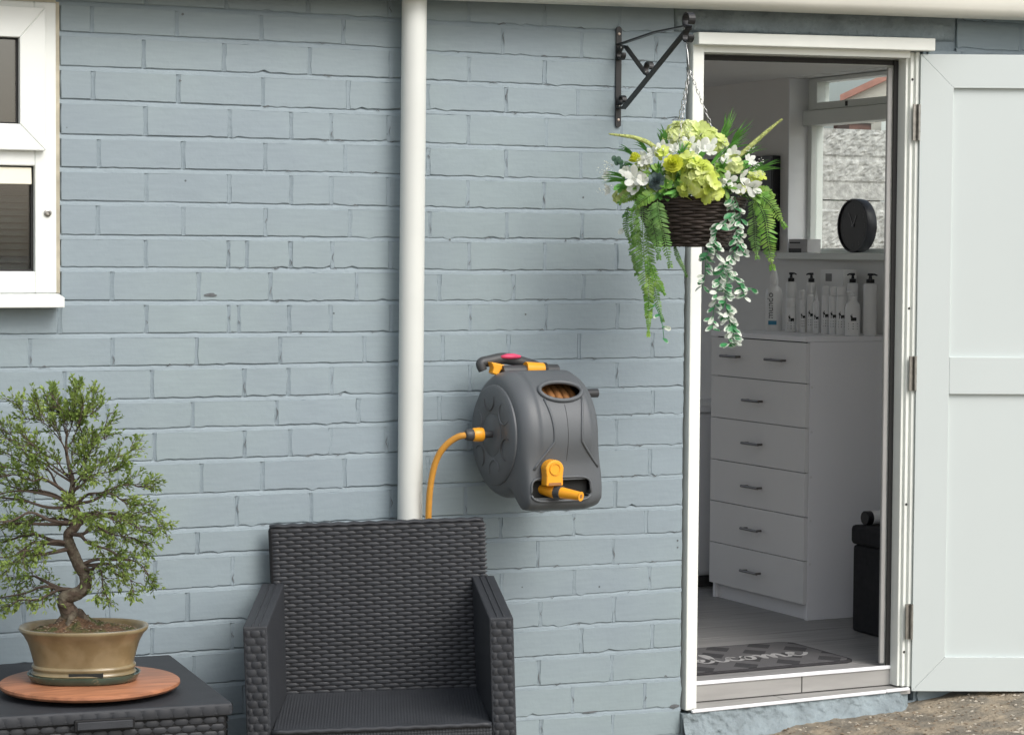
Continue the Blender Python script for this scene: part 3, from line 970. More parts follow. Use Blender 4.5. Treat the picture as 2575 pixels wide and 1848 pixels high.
WY0, WY1, WS, WT = 0.72, 1.69, 1.442, 2.128
for (a, b, c, d) in ((0.098, WY0, 0.05, 2.5), (WY1, 3.1, 0.05, 2.5), (WY0, WY1, 0.05, WS), (WY0, WY1, WT, 2.5)):
    iw.box(2.47, 2.62, a, b, c, d)
iw.obj('side_wall', M['plaster'], B)
iw = MB()
# back wall with an unseen opening added for light, partition and left end
for (a, b, c, d) in ((-3.0, 0.30, 0.05, 2.6), (2.0, 2.47, 0.05, 2.6), (0.30, 2.0, 0.05, 0.35), (0.30, 2.0, 2.1, 2.6)):
    iw.box(a, b, 3.0, 3.1, c, d)
iw.obj('back_wall', M['plaster'], B)
MB().box(0.1, 0.2, 0.098, 3.0, 0.05, 2.5).obj('partition_wall', M['plaster'], B)
MB().box(-3.0, -2.9, 0.098, 3.0, 0.05, 2.5).obj('end_wall', M['plaster'], B)
MB().box(0.2, 2.47, 0.085, 0.0975, 2.09, 2.13).box(0.2, 1.035, 0.0985, 0.11, 0.19, 2.13).box(1.874, 2.47, 0.0985, 0.11, 0.19, 2.13).obj('wall_lining', M['plaster'], B)
MB().box(-2.9, 2.47, 0.0985, 3.0, 2.13, 2.2).obj('ceiling', M['ceil'], B)
MB().box(0.2, 1.88, 0.11, 3.0, 2.118, 2.1295).obj('ceiling_panel', M['ceil'], B, bevel=0.002)
# side window
sw = MB()
fx0, fx1 = 2.552, 2.606
sw.box(fx0, fx1, 1.658, WY1, 1.468, WT)
sw.box(fx0, fx1, WY0, WY0 + 0.04, 1.468, WT)
sw.box(fx0 - 0.001, fx1, WY0 + 0.04, 1.658, 2.112, WT)
sw.box(fx0 - 0.001, fx1, WY0 + 0.04, 1.658, 1.468, 1.485)
swin = sw.obj('side_window', M['white'], B, bevel=0.002, label='white casement window in the side wall with thick transom')
MB().box(2.526, fx1 + 0.002, WY0 + 0.04, 1.682, 1.949, 2.005).obj('transom', M['white'], swin, bevel=0.003)
for (a, b, c, d) in ((1.606, 1.662, 2.007, 2.125), (WY0 + 0.05, WY0 + 0.10, 2.007, 2.125), (WY0 + 0.10, 1.606, 2.007, 2.034), (WY0 + 0.10, 1.606, 2.110, 2.125)):
    MB().box(fx0 - 0.012, fx1 - 0.01, a, b, c, d).obj('sash_rail', M['white'], swin, bevel=0.002)
MB().box(2.575, 2.579, WY0 + 0.04, 1.658, 1.485, 1.949).obj('pane', M['pane'], swin)
MB().box(2.575, 2.579, WY0 + 0.10, 1.606, 2.034, 2.110).obj('pane', M['pane'], swin)
MB().box(2.538, 2.5405, 1.40, 1.415, 2.012, 2.03).obj('catch', M['seal'], swin)
MB().box(2.4685, 2.5515, 1.6835, 1.6898, 1.4685, WT - 0.001).obj('reveal_light_skin', M['nosing'], swin)  # white skin added to paint window light onto the reveal
MB().box(2.438, 2.552, WY0 - 0.02, 1.715, 1.4425, 1.468).obj('sill', M['white'], swin, bevel=0.004)
# ------------------------------------------------------------------ helpers for objects seen face-on
TC = Vector((-0.4395, -0.8982, 0.0))      # horizontal direction from the scene towards the yard's open side
RC = Vector((0.8982, -0.4395, 0.0))
UP = Vector((0, 0, 1))

def bez(p0, p1, p2, n):
    return [p0 * (1 - t) ** 2 + p1 * 2 * t * (1 - t) + p2 * t * t for t in [i / (n - 1) for i in range(n)]]

def smooth_path(pts, n=6):
    pts = [Vector(p) for p in pts]
    out = []
    m = len(pts)
    for i in range(m - 1):
        p0, p1, p2, p3 = pts[max(i - 1, 0)], pts[i], pts[i + 1], pts[min(i + 2, m - 1)]
        for k in range(n):
            t = k / n
            out.append(0.5 * ((2 * p1) + (p2 - p0) * t + (2 * p0 - 5 * p1 + 4 * p2 - p3) * t * t + (3 * p1 - p0 - 3 * p2 + p3) * t ** 3))
    out.append(pts[-1])
    return out

def text_mesh(txt, size, align='CENTER'):
    c = bpy.data.curves.new('txt', 'FONT')
    c.body = txt
    c.size = size
    c.align_x = align
    c.resolution_u = 3
    o = bpy.data.objects.new('txt', c)
    COL.objects.link(o)
    dg = bpy.context.evaluated_depsgraph_get()
    me = o.evaluated_get(dg).to_mesh()
    V = [v.co.copy() for v in me.vertices]
    F = [tuple(p.vertices) for p in me.polygons]
    o.evaluated_get(dg).to_mesh_clear()
    bpy.data.objects.remove(o)
    bpy.data.curves.remove(c)
    return V, F

# ------------------------------------------------------------------ hose reel on the wall
reel = thing('hose_reel', 'grey wall-mounted enclosed hose reel with yellow nozzle and coiled hose inside', 'hose reel', (0.47, -0.02, 0.785))
RY, RZ, RR = -0.192, 0.969, 0.172
RX0, RX1 = 0.345, 0.586
YF, ZB = -0.366, 0.774
def sst(a, b, x):
    t = max(0, min(1, (x - a) / (b - a)))
    return t * t * (3 - 2 * t)
def reel_pt(x, th):
    # th: 0 = towards the yard, 90 deg = up
    cy, cz = -math.cos(th), math.sin(th)
    u = (x - RX0) / (RX1 - RX0)
    # rounded shoulders at both ends
    e = min(x - RX0, RX1 - x)
    sh = 0.045
    q = max(0, 1 - e / sh)
    rr = RR - 0.038 * (1 - math.sqrt(max(0, 1 - q * q)))
    rad = rr
    # squared-off foot at the bottom front, square back against the wall
    g = sst(RX0 - 0.002, RX0 + 0.024, x)
    y_lim, z_lim = (RY - YF), (RZ - ZB)
    tt = math.degrees(th) % 360
    if tt > 300:
        tt -= 360
    w_ = sst(2, -42, tt) * sst(-125, -75, tt) if -130 < tt < 5 else 0
    if w_ > 0:
        bx = min(y_lim / max(1e-3, -cy) if cy < 0 else 9, z_lim / max(1e-3, -cz) if cz < 0 else 9)
        # round the corner
        bx = min(bx, 0.245)
        rad = rr + (max(bx, rr) - rr) * w_ * g * (1 - 0.12 * q)
    # raised saddle down the middle
    mid = sst(0.085, 0.07, abs(x - 0.475))
    if -20 < tt < 100:
        rad += 0.006 * mid * sst(-25, 0, tt) * sst(100, 70, tt)
    yy = RY + rad * cy
    yy = min(yy, -0.004)
    return Vector((x, yy, RZ + rad * cz))
NX, NT = 64, 120
shell = MB()
vv, ff = [], []
for i in range(NX):
    x = RX0 + (RX1 - RX0) * i / (NX - 1)
    for j in range(NT):
        vv.append(reel_pt(x, 2 * math.pi * j / NT))
def in_oval(x, th):
    tt = math.degrees(th)
    if tt > 180:
        tt -= 360
    return ((x - 0.477) / 0.060) ** 2 + ((tt - 44) / 10.0) ** 2 < 1
def in_slot(x, th):
    p = reel_pt(x, th)
    tt = math.degrees(th)
    if tt > 180:
        tt -= 360
    if not -60 < tt < -10:
        return False
    dx, dz = abs(x - 0.460) - (0.087 - 0.022), abs(p.z - 0.834) - (0.030 - 0.022)
    return (max(dx, 0) ** 2 + max(dz, 0) ** 2) < 0.022 ** 2
for i in range(NX - 1):
    x = RX0 + (RX1 - RX0) * (i + 0.5) / (NX - 1)
    for j in range(NT):
        th = 2 * math.pi * (j + 0.5) / NT
        if in_oval(x, th) or in_slot(x, th):
            continue
        ff.append((i * NT + j, i * NT + (j + 1) % NT, (i + 1) * NT + (j + 1) % NT, (i + 1) * NT + j))
ff.append(tuple((NX - 1) * NT + j for j in range(NT)))
ff.append(tuple(range(NT))[::-1])
shell.add(vv, ff)
shell.obj('casing', M['greyplastic'], reel, smooth=True, auto=55)
# inside: dark drum and the hose wound on it
MB().tube([(RX0 + 0.02, RY, RZ), (RX1 - 0.02, RY, RZ)], 0.118, n=40).obj('drum', M['dark'], reel, smooth=True, auto=50)
for x in (0.425, 0.447, 0.469, 0.491, 0.513, 0.535):
    ring = [(x + 0.004 * math.sin(a), RY - 0.134 * math.cos(a), RZ + 0.134 * math.sin(a)) for a in [2 * math.pi * k / 40 for k in range(40)]]
    MB().tube(ring, 0.0112, n=8, closed=True).obj('hose_coil', M['coil'], reel, smooth=True)
# rim of the sight opening
rim = []
for k in range(48):
    a = 2 * math.pi * k / 48
    rim.append(reel_pt(0.477 + 0.063 * math.cos(a), R(44 + 10.6 * math.sin(a))) + Vector((0, -0.002, 0.002)))
MB().tube(rim, 0.0062, n=8, closed=True).obj('opening_rim', M['greyplastic'], reel, smooth=True)
# ribs running down from the rim to the foot, either side of the saddle
for sx in (-1, 1):
    path = []
    for k in range(22):
        t = k / 21
        tt = 36 - 62 * t
        xx = 0.477 + sx * (0.057 - 0.016 * math.sin(t * math.pi * 0.9) + 0.045 * max(0, t - 0.62) / 0.38)
        path.append(reel_pt(xx, R(tt)) + Vector((0, -0.0005, 0)))
    MB().tube(path, 0.0036, n=6).obj('rib', M['greyplastic'], reel, smooth=True)
path = [reel_pt(0.477, R(30 - 50 * k / 14)) for k in range(15)]
MB().tube(path, 0.0009, n=5).obj('mould_seam', M['greyplastic2'], reel)
# slot lining and frame
sl = MB()
sl.box(0.374, 0.546, -0.345, -0.315, 0.80, 0.868)
sl.obj('slot_lining', M['dark'], reel)
rim = []
for k in range(60):
    a = 2 * math.pi * k / 60
    ex, ez = math.copysign(abs(math.cos(a)) ** 0.35, math.cos(a)), math.copysign(abs(math.sin(a)) ** 0.55, math.sin(a))
    tx, tz = 0.460 + 0.0885 * ex, 0.834 + 0.0315 * ez
    best = min((reel_pt(tx, R(-8 - 0.6 * q)) for q in range(90)), key=lambda p: abs(p.z - tz))
    rim.append(Vector((tx, best.y - 0.001, tz)))
MB().tube(rim, 0.0036, n=6, closed=True).obj('slot_frame', M['greyplastic'], reel, smooth=True)
# end plate of the drum with its scalloped recesses
ep = MB()
ep.lathe([(0.0, -0.0105), (0.055, -0.0105), (0.058, -0.0085), (0.061, -0.0105), (0.130, -0.009), (0.136, -0.004), (0.137, 0.004)], (RX0, RY, RZ), n=64, axis='x', cap=False)
plate = ep.obj('end_plate', M['greyplastic'], reel, smooth=True, auto=40)
for k in range(6):
    a = R(20 + 60 * k)
    cy, cz = RY + 0.097 * math.cos(a), RZ + 0.097 * math.sin(a)
    arc = []
    for q in range(15):
        b = a + R(-100 + 200 * q / 14) + R(180)
        arc.append((RX0 - 0.0102, cy + 0.030 * math.cos(b), cz + 0.030 * math.sin(b)))
    MB().tube(arc, [0.001 + 0.0026 * math.sin(math.pi * q / 14) for q in range(15)], n=6).obj('scallop', M['greyplastic2'] if k % 2 else M['greyplastic'], plate, smooth=True)
# inlet: spigot, yellow quick connector, grey nut and the feed hose dropping behind the chair
MB().tube([(0.338, RY, 0.972), (0.306, RY, 0.9715)], 0.010, n=14).obj('inlet_spigot', M['greyplastic2'], reel, smooth=True, auto=40)
conn = MB().lathe([(0.012, 0.0), (0.0185, -0.002), (0.0195, -0.012), (0.0185, -0.026), (0.0165, -0.031), (0.010, -0.031)], (0.309, RY, 0.9715), n=20, axis='x').obj('hose_connector', M['yellow'], reel, smooth=True, auto=40)
MB().lathe([(0.0155, -0.0305), (0.0165, -0.034), (0.016, -0.046), (0.013, -0.052), (0.010, -0.053)], (0.309, RY, 0.9715), n=16, axis='x').obj('nut', M['greyplastic2'], conn, smooth=True, auto=40)
hp = smooth_path([(0.262, RY, 0.9705), (0.240, RY + 0.012, 0.966), (0.212, RY + 0.03, 0.942), (0.192, RY + 0.048, 0.90), (0.182, RY + 0.062, 0.83), (0.181, RY + 0.072, 0.745), (0.183, RY + 0.08, 0.60), (0.19, RY + 0.085, 0.35), (0.20, RY + 0.085, 0.03)], 8)
MB().tube(hp, 0.0088, n=12).obj('feed_hose', M['hose'], reel, smooth=True, label='yellow feed hose curving down behind the chair')
# carrying handle with the clips parked in it
hd = smooth_path([(0.343, -0.118, 1.140), (0.338, -0.115, 1.160), (0.365, -0.112, 1.166), (0.41, -0.110, 1.172), (0.46, -0.110, 1.163), (0.51, -0.112, 1.149), (0.545, -0.12, 1.130)], 6)
MB().tube(hd, [0.012 + 0.004 * math.sin(math.pi * i / (len(hd) - 1)) for i in range(len(hd))], n=12).obj('handle', M['greyplastic2'], reel, smooth=True)
MB().tube([(0.385, -0.150, 1.138), (0.555, -0.150, 1.138)], 0.0175, n=16).obj('handle_spindle', M['greyplastic2'], reel, smooth=True, auto=40)
MB().tube([(0.455, -0.153, 1.146), (0.510, -0.153, 1.144)], [0.0185, 0.0165], n=16).obj('spray_fitting', M['yellow'], reel, smooth=True, auto=40)
MB().tube([(0.510, -0.153, 1.144), (0.518, -0.153, 1.144)], 0.0172, n=16).obj('spray_fitting_collar', M['seal'], reel, smooth=True, auto=40)
MB().prism([(0.352, 1.165), (0.392, 1.157), (0.398, 1.150), (0.383, 1.143), (0.372, 1.128), (0.356, 1.134), (0.360, 1.148)], 'y', -0.152, -0.122).obj('clip', M['yellow'], reel, bevel=0.003)
MB().lathe([(0.003, -0.008), (0.018, -0.004), (0.019, 0.002), (0.006, 0.008)], (0.425, -0.122, 1.178), n=18, sx=1.7, sy=0.8).obj('release_button', M['pink'], reel, smooth=True)
MB().tube([(0.57, -0.125, 1.073), (0.694, -0.125, 1.072)], [0.012, 0.0125], n=16).obj('crank_stub', M['greyplastic2'], reel, smooth=True, auto=40)
# yellow hose-end stop above the slot
kn = []
for k in range(17):
    a = R(180 - 180 * k / 16)
    kn.append((0.4225 + 0.0265 * math.cos(a), 0.891 + 0.0245 * math.sin(a)))
kn += [(0.4465, 0.871), (0.4475, 0.846), (0.3975, 0.846), (0.3985, 0.871)]
stop = MB().prism(kn, 'y', -0.400, -0.366).obj('hose_stop', M['yellow'], reel, bevel=0.004, seg=3)
MB().lathe([(0.0165, 0.0), (0.0165, -0.003), (0.0135, -0.003), (0.0135, -0.0005)], (0.4225, -0.4005, 0.892), n=24, axis='y').obj('stop_boss', M['yellow'], stop, smooth=True, auto=40)
MB().box(0.404, 0.441, -0.4015, -0.398, 0.8485, 0.8555).obj('stop_slot', M['coil'], stop)
# nozzle poking out of the slot
na = Vector((0.420, -0.352, 0.832))
nb = Vector((0.472, -0.452, 0.822))
nd = (nb - na).normalized()
def noz(a, b, r0, r1):
    return MB().tube([na + (nb - na) * a, na + (nb - na) * b], [r0, r1], n=20)
nzz = noz(-0.25, 0.30, 0.0135, 0.019).obj('nozzle', M['yellow'], reel, smooth=True, auto=40, label='yellow and grey spray nozzle parked in the slot')
noz(0.30, 0.46, 0.0195, 0.0185).obj('nozzle_grip', M['greyplastic2'], nzz, smooth=True, auto=40)
noz(0.46, 1.0, 0.0155, 0.0115).obj('nozzle_barrel', M['yellow'], nzz, smooth=True, auto=40)
noz(0.985, 1.012, 0.0115, 0.0130).obj('nozzle_lip', M['yellow'], nzz, smooth=True, auto=40)
noz(1.0, 1.0145, 0.0055, 0.0055).obj('nozzle_bore', M['coil'], nzz, smooth=True, auto=40)

reel.location.x -= 0.010
# ------------------------------------------------------------------ hanging basket bracket
br = thing('hanging_bracket', 'black iron scroll bracket screwed to the brick wall', 'bracket', (0.81, -0.006, 1.82))
BX = 0.808
def flat_bar(pts, wdt, thk):
    # a strap lying in the plane of the bracket, wide across it
    mb = MB()
    pts = [Vector((BX, a, b)) for a, b in pts]
    V = []
    n = len(pts)
    for i, p in enumerate(pts):
        t = (pts[min(i + 1, n - 1)] - pts[max(i - 1, 0)]).normalized()
        nn = Vector((0, -t.z, t.y))
        for sx, sn in ((-1, -1), (1, -1), (1, 1), (-1, 1)):
            V.append(p + Vector((wdt / 2 * sx, 0, 0)) + nn * thk / 2 * sn)
    F = [(i * 4 + k, i * 4 + (k + 1) % 4, i * 4 + 4 + (k + 1) % 4, i * 4 + 4 + k) for i in range(n - 1) for k in range(4)]
    F += [(3, 2, 1, 0), tuple((n - 1) * 4 + k for k in range(4))]
    return mb.add(V, F)
def scroll(cy, cz, r, a0, a1, n=16, shrink=0.25):
    return [(cy + r * (1 - shrink * i / n) * math.cos(R(a0 + (a1 - a0) * i / n)), cz + r * (1 - shrink * i / n) * math.sin(R(a0 + (a1 - a0) * i / n))) for i in range(n + 1)]
bp = []
for k in range(9):
    a = R(180 * k / 8)
    bp.append((BX + 0.0085 * math.cos(a), 2.098 + 0.0085 * math.sin(a)))
for k in range(9):
    a = R(180 + 180 * k / 8)
    bp.append((BX + 0.0085 * math.cos(a), 1.829 + 0.0085 * math.sin(a)))
MB().prism(bp, 'y', -0.0075, -0.0025).obj('back_plate', M['iron'], br)
flat_bar([(-0.0075, 1.878), (-0.035, 1.873), (-0.052, 1.882), (-0.396, 2.070), (-0.402, 2.077)], 0.016, 0.005).obj('diagonal_strut', M['iron'], br)
flat_bar([(-0.0075, 2.056), (-0.036, 2.058), (-0.22, 2.074), (-0.388, 2.077)], 0.014, 0.004).obj('top_bar', M['iron'], br)
flat_bar(scroll(-0.022, 2.026, 0.016, 60, -200)[::-1] + [(-0.030, 2.050), (-0.045, 2.048), (-0.165, 1.962), (-0.180, 1.957)] + scroll(-0.183, 1.977, 0.019, -60, 200), 0.015, 0.004).obj('scroll_brace', M['iron'], br)
flat_bar([(-0.396, 2.066)] + scroll(-0.400, 2.093, 0.021, -80, 230), 0.020, 0.004).obj('top_scroll', M['iron'], br)
flat_bar([(-0.394, 2.070)] + scroll(-0.398, 2.049, 0.019, 100, -190), 0.018, 0.004).obj('hook_scroll', M['iron'], br)
flat_bar([(-0.010, 1.885)] + scroll(-0.030, 1.896, 0.014, 200, -60), 0.014, 0.0035).obj('lower_scroll', M['iron'], br)
for z in (2.085, 1.842):
    MB().lathe([(0.0045, 0), (0.0035, -0.0025), (0.001, -0.003)], (BX, -0.0075, z), n=10, axis='y').obj('screw', M['screw'], br)
for (yy, zz) in ((-0.036, 2.044), (-0.18, 1.966), (-0.03, 1.8795), (-0.392, 2.068)):
    MB().lathe([(0.0035, 0), (0.0025, -0.002)], (BX - 0.0085, yy, zz), n=8, axis='x').obj('rivet', M['metal'], br)

# ------------------------------------------------------------------ hanging basket of artificial flowers
HBC = Vector((0.824, -0.392, 1.612))         # centre of the rim
hb = thing('hanging_basket', 'dark wicker hanging basket of lime, white and green flowers with trailing ferns', 'hanging basket', (HBC.x, HBC.y, 1.482))
PXM = 2515.0
def at(u, v, d=0.0):
    return HBC + RC * ((u - 690) / PXM) + UP * ((600 - v) / PXM) + TC * d
body = MB()
NR = 17
def brad(z):
    t = (z - 1.482) / (1.612 - 1.482)
    return 0.092 + (0.150 - 0.092) * t ** 0.85
for i in range(NR):
    z = 1.486 + (1.612 - 1.486) * i / (NR - 1)
    pts = []
    for k in range(72):
        a = 2 * math.pi * k / 72
        rr = brad(z) + 0.0032 * math.sin(12 * a + (math.pi if i % 2 else 0))
        pts.append(HBC + Vector((rr * math.cos(a), rr * math.sin(a), z - HBC.z + 0.0012 * math.sin(5 * a + i))))
    body.tube(pts, 0.0046, n=6, closed=True)
bsk = body.obj('wicker_body', M['wicker'], hb, smooth=True, kind='stuff')
MB().lathe([(0.09, 1.482 - HBC.z), (0.145, -0.004), (0.13, -0.004), (0.02, -0.02)], HBC, n=32).obj('liner', M['dark'], hb)
for k in range(24):
    a = 2 * math.pi * k / 24 + 0.06
    MB().tube([HBC + Vector((brad(z) * math.cos(a), brad(z) * math.sin(a), z - HBC.z)) for z in (1.482, 1.53, 1.575, 1.616)], 0.003, n=5).obj('stake', M['wicker'], hb)
# swivel hook and three chains of separate links
HK = Vector((BX, -0.396, 2.034))
MB().tube([HK + Vector((0, 0.006, 0.0)), HK + Vector((0.002, 0.012, -0.012)), HK + Vector((0.001, 0.004, -0.026)), HK + Vector((0, -0.004, -0.06)), HK + Vector((0.003, -0.004, -0.075))], 0.0014, n=6).obj('hook', M['chrome'], hb, smooth=True)
KN = HK + Vector((0.003, -0.004, -0.078))
for ci, ang in enumerate((R(118), R(238), R(-2))):
    end = HBC + RC * (0.135 * math.cos(ang)) + TC * (0.135 * math.sin(ang)) + UP * 0.0
    Lc = (end - KN).length
    nl = int(Lc / 0.0135)
    ch = MB()
    dr = (end - KN).normalized()
    s1 = dr.orthogonal().normalized()
    s2 = dr.cross(s1)
    for k in range(nl):
        c = KN + dr * (Lc * (k + 0.5) / nl)
        sd_ = s1 if k % 2 else s2
        pts = [c + dr * (0.0085 * math.cos(q)) + sd_ * (0.0036 * math.sin(q)) for q in [2 * math.pi * j / 8 for j in range(8)]]
        ch.tube(pts, 0.0010, n=4, closed=True)
    ch.obj('chain', M['chrome'], hb, smooth=True)

def petal(mb, base, d, nrm, L, W, curl=0.3, tipw=0.0, fold=0.0):
    d = d.normalized()
    nrm = (nrm - d * nrm.dot(d))
    nrm = nrm.normalized() if nrm.length > 1e-5 else d.orthogonal().normalized()
    s = d.cross(nrm)
    V = []
    prof = ((0.0, 0.14), (0.35, 0.85), (0.7, 1.0), (0.92, 0.55), (1.0, tipw))
    for t, wv in prof:
        c = base + d * (L * t) + nrm * (curl * L * t * t)
        V += [c - s * W / 2 * wv + nrm * fold * W * wv, c, c + s * W / 2 * wv + nrm * fold * W * wv]
    F = []
    for i in range(len(prof) - 1):
        F += [(i * 3, i * 3 + 1, i * 3 + 4, i * 3 + 3), (i * 3 + 1, i * 3 + 2, i * 3 + 5, i * 3 + 4)]
    mb.add(V, F)
    o_ = random.uniform(-0.25, 0.3)
    mb.attr += [o_ + a_ for a_ in (0.2, 0.0, 0.2, 0.36, 0.05, 0.36, 0.5, 0.25, 0.5, 0.6, 0.45, 0.6, 0.7, 0.6, 0.7)]

def rdir(bias=None, k=1.0):
    v = Vector((random.gauss(0, 1), random.gauss(0, 1), random.gauss(0, 1))).normalized()
    if bias is not None:
        v = (v * k + bias).normalized()
    return v

def hydrangea(c, r, n, mt, lab, sz=0.016):
    mb = MB()
    for i in range(n):
        d = rdir(TC * 0.7 + UP * 0.45, 1.0)
        p = c + Vector((d.x, d.y, d.z)) * r * random.uniform(0.72, 1.05)
        ax = (d + rdir() * 0.45).normalized()
        a0 = random.random() * 6.3
        s1 = ax.orthogonal().normalized()
        s2 = ax.cross(s1)
        for q in range(4):
            a = a0 + q * math.pi / 2
            petal(mb, p, s1 * math.cos(a) + s2 * math.sin(a) + ax * 0.25, ax, sz * random.uniform(0.85, 1.2), sz * 1.0, -0.15, 0.35)
    mb.obj('floret_cluster' if n < 9 else 'hydrangea_bloom', mt, hb, smooth=True, label=lab)

hydrangea(at(735, 500, 0.145), 0.053, 52, M['hyd'], 'large lime hydrangea head', 0.019)
hydrangea(at(650, 390, 0.125), 0.034, 18, M['hyd'], 'lime hydrangea head', 0.018)
hydrangea(at(800, 590, 0.150), 0.026, 12, M['hyd'], 'lime hydrangea sprig over the rim', 0.017)
hydrangea(at(590, 185, 0.03), 0.034, 26, M['hyd2'], 'pale lime hydrangea head at the top', 0.018)
hydrangea(at(770, 200, 0.03), 0.040, 30, M['hyd2'], 'pale lime hydrangea head at the top', 0.018)
hydrangea(at(960, 385, 0.11), 0.026, 12, M['hyd2'], 'pale lime hydrangea head', 0.016)
hydrangea(at(340, 400, 0.06), 0.020, 9, M['hyd2'], 'pale lime hydrangea head', 0.015)
hydrangea(at(215, 590, 0.02), 0.024, 10, M['hyd2'], 'small pale lime flower cluster', 0.012)

hydrangea(at(700, 420, 0.155), 0.030, 16, M['hyd'], 'lime hydrangea head', 0.020)
hydrangea(at(660, 560, 0.150), 0.024, 10, M['hyd'], 'lime hydrangea sprig over the rim', 0.018)
hydrangea(at(680, 160, 0.03), 0.034, 20, M['hyd2'], 'pale lime hydrangea head at the top', 0.019)
hydrangea(at(860, 230, 0.03), 0.026, 12, M['hyd2'], 'pale lime hydrangea head at the top', 0.017)
hydrangea(at(250, 560, 0.06), 0.024, 12, M['hyd2'], 'small pale lime flower cluster', 0.014)
hydrangea(at(500, 540, 0.13), 0.018, 8, M['fern'], 'green leaf cluster at the rim', 0.018)
hydrangea(at(1110, 470, 0.06), 0.024, 12, M['hyd'], 'small lime flower cluster', 0.014)

def rosette(c, ax, r, layers, mt, name, lab):
    mb = MB()
    ax = ax.normalized()
    s1 = ax.orthogonal().normalized()
    s2 = ax.cross(s1)
    for k in range(layers):
        f = 1 - k / layers
        n = 9 - k
        for q in range(max(4, n)):
            a = 2 * math.pi * (q + 0.5 * (k % 2)) / max(4, n)
            d = (s1 * math.cos(a) + s2 * math.sin(a)) * (0.35 + 0.8 * f) + ax * (1.0 - 0.75 * f)
            petal(mb, c + ax * 0.004 * k, d, ax, r * (0.55 + 0.45 * f), r * 0.75, 0.25, 0.3)
    mb.obj(name, mt, hb, smooth=True, label=lab)
rosette(at(545, 390, 0.15), TC + UP * 0.5 - RC * 0.2, 0.030, 5, M['ran'], 'ranunculus', 'yellow ranunculus bloom')
rosette(at(305, 360, 0.08), UP + TC * 0.3 - RC * 0.3, 0.022, 4, M['ran'], 'ranunculus', 'small yellow bloom seen edge-on')
rosette(at(432, 498, 0.13), TC + UP * 0.15, 0.027, 6, M['succ'], 'succulent_rosette', 'blue-grey succulent rosette')

def lily(c, ax, L, n=5, sp=0.9):
    mb = MB()
    ax = ax.normalized()
    s1 = ax.orthogonal().normalized()
    s2 = ax.cross(s1)
    a0 = random.random() * 6
    for q in range(n):
        a = a0 + 2 * math.pi * q / n
        petal(mb, c, (s1 * math.cos(a) + s2 * math.sin(a)) * sp + ax, -ax, L * random.uniform(0.8, 1.15), L * 0.62, 0.25, 0.12, 0.14)
    mb.obj('white_flower', M['petal'], hb, smooth=True)
for (u, v, d, ux, uz, L) in ((480, 272, 0.07, -0.3, 0.6, 0.026), (615, 285, 0.10, 0.0, 0.5, 0.028), (735, 275, 0.11, 0.2, 0.8, 0.036), (790, 300, 0.11, 0.5, 0.5, 0.028),
                             (945, 315, 0.10, 0.2, 0.6, 0.030), (290, 470, 0.11, -0.5, 0.1, 0.040), (300, 530, 0.11, -0.7, -0.1, 0.034), (915, 485, 0.13, 0.1, 0.5, 0.032),
                             (1050, 520, 0.10, 0.6, -0.1, 0.036), (1090, 535, 0.09, 0.8, -0.1, 0.032), (360, 330, 0.05, -0.4, 0.5, 0.024), (860, 500, 0.14, -0.2, -0.2, 0.024), (420, 300, 0.06, -0.3, 0.6, 0.022), (560, 280, 0.09, -0.2, 0.7, 0.022), (690, 300, 0.12, 0, 0.7, 0.024)):
    lily(at(u, v, d), TC + RC * ux + UP * uz + rdir() * 0.35, L * 0.86, random.choice((4, 5, 6)), random.uniform(0.5, 1.0))

for (u, v, d, ux, uz, L) in ((520, 300, 0.09, -0.2, 0.6, 0.030), (660, 250, 0.08, 0.1, 0.9, 0.030), (800, 260, 0.09, 0.3, 0.8, 0.032), (900, 360, 0.12, 0.3, 0.4, 0.026), (1000, 470, 0.11, 0.7, 0.2, 0.032), (960, 540, 0.13, 0.3, -0.2, 0.028),
                             (250, 430, 0.09, -0.8, 0.3, 0.028), (340, 500, 0.13, -0.2, 0.1, 0.030), (1060, 350, 0.06, 0.6, 0.6, 0.026), (120, 450, 0.05, -1, 0.3, 0.02), (130, 545, 0.05, -1, 0, 0.02)):
    lily(at(u, v, d), TC + RC * ux + UP * uz + rdir() * 0.35, L * 0.86, random.choice((4, 5, 6)), random.uniform(0.5, 1.0))
def spray(c, d, L, n=26):
    mb = MB()
    st = MB()
    for k in range(n):
        t = random.uniform(0.2, 1)
        p = c + d.normalized() * L * t + rdir() * 0.010 * (1.2 - t * 0.5)
        pebble(mb, p, random.uniform(0.0015, 0.0032))
    mb.obj('bud_spray', M['spray'], hb)
for (u, v, d, ux, uz, L) in ((180, 430, 0.04, -1, 0.15, 0.05), (170, 540, 0.05, -1, -0.1, 0.05), (160, 400, 0.02, -1, 0.5, 0.03), (390, 400, 0.12, 0.0, 0.6, 0.045), (420, 360, 0.10, 0.3, 0.6, 0.04), (350, 440, 0.12, -0.2, 0.6, 0.04),
                             (1010, 430, 0.10, 1, 0.6, 0.05), (1060, 400, 0.08, 0.8, 0.5, 0.045), (1060, 310, 0.05, 0.4, 0.9, 0.03), (640, 240, 0.08, 0.2, 1, 0.05), (890, 300, 0.09, 0.2, 0.9, 0.035), (540, 250, 0.06, 0, 1, 0.03), (1060, 450, 0.09, 1, 0.2, 0.04)):
    spray(at(u, v, d), RC * ux + UP * uz + TC * 0.2, L)

# eucalyptus sprig
mb = MB()
for (u, v) in ((160, 335), (178, 362), (205, 360), (215, 395), (240, 385), (235, 415), (190, 340)):
    c = at(u, v, 0.04)
    mb.lathe([(0.0005, -0.001), (0.0085, 0), (0.0005, 0.001)], c, n=10, axis='y', cap=False)
mb.obj('eucalyptus_sprig', M['euca'], hb)
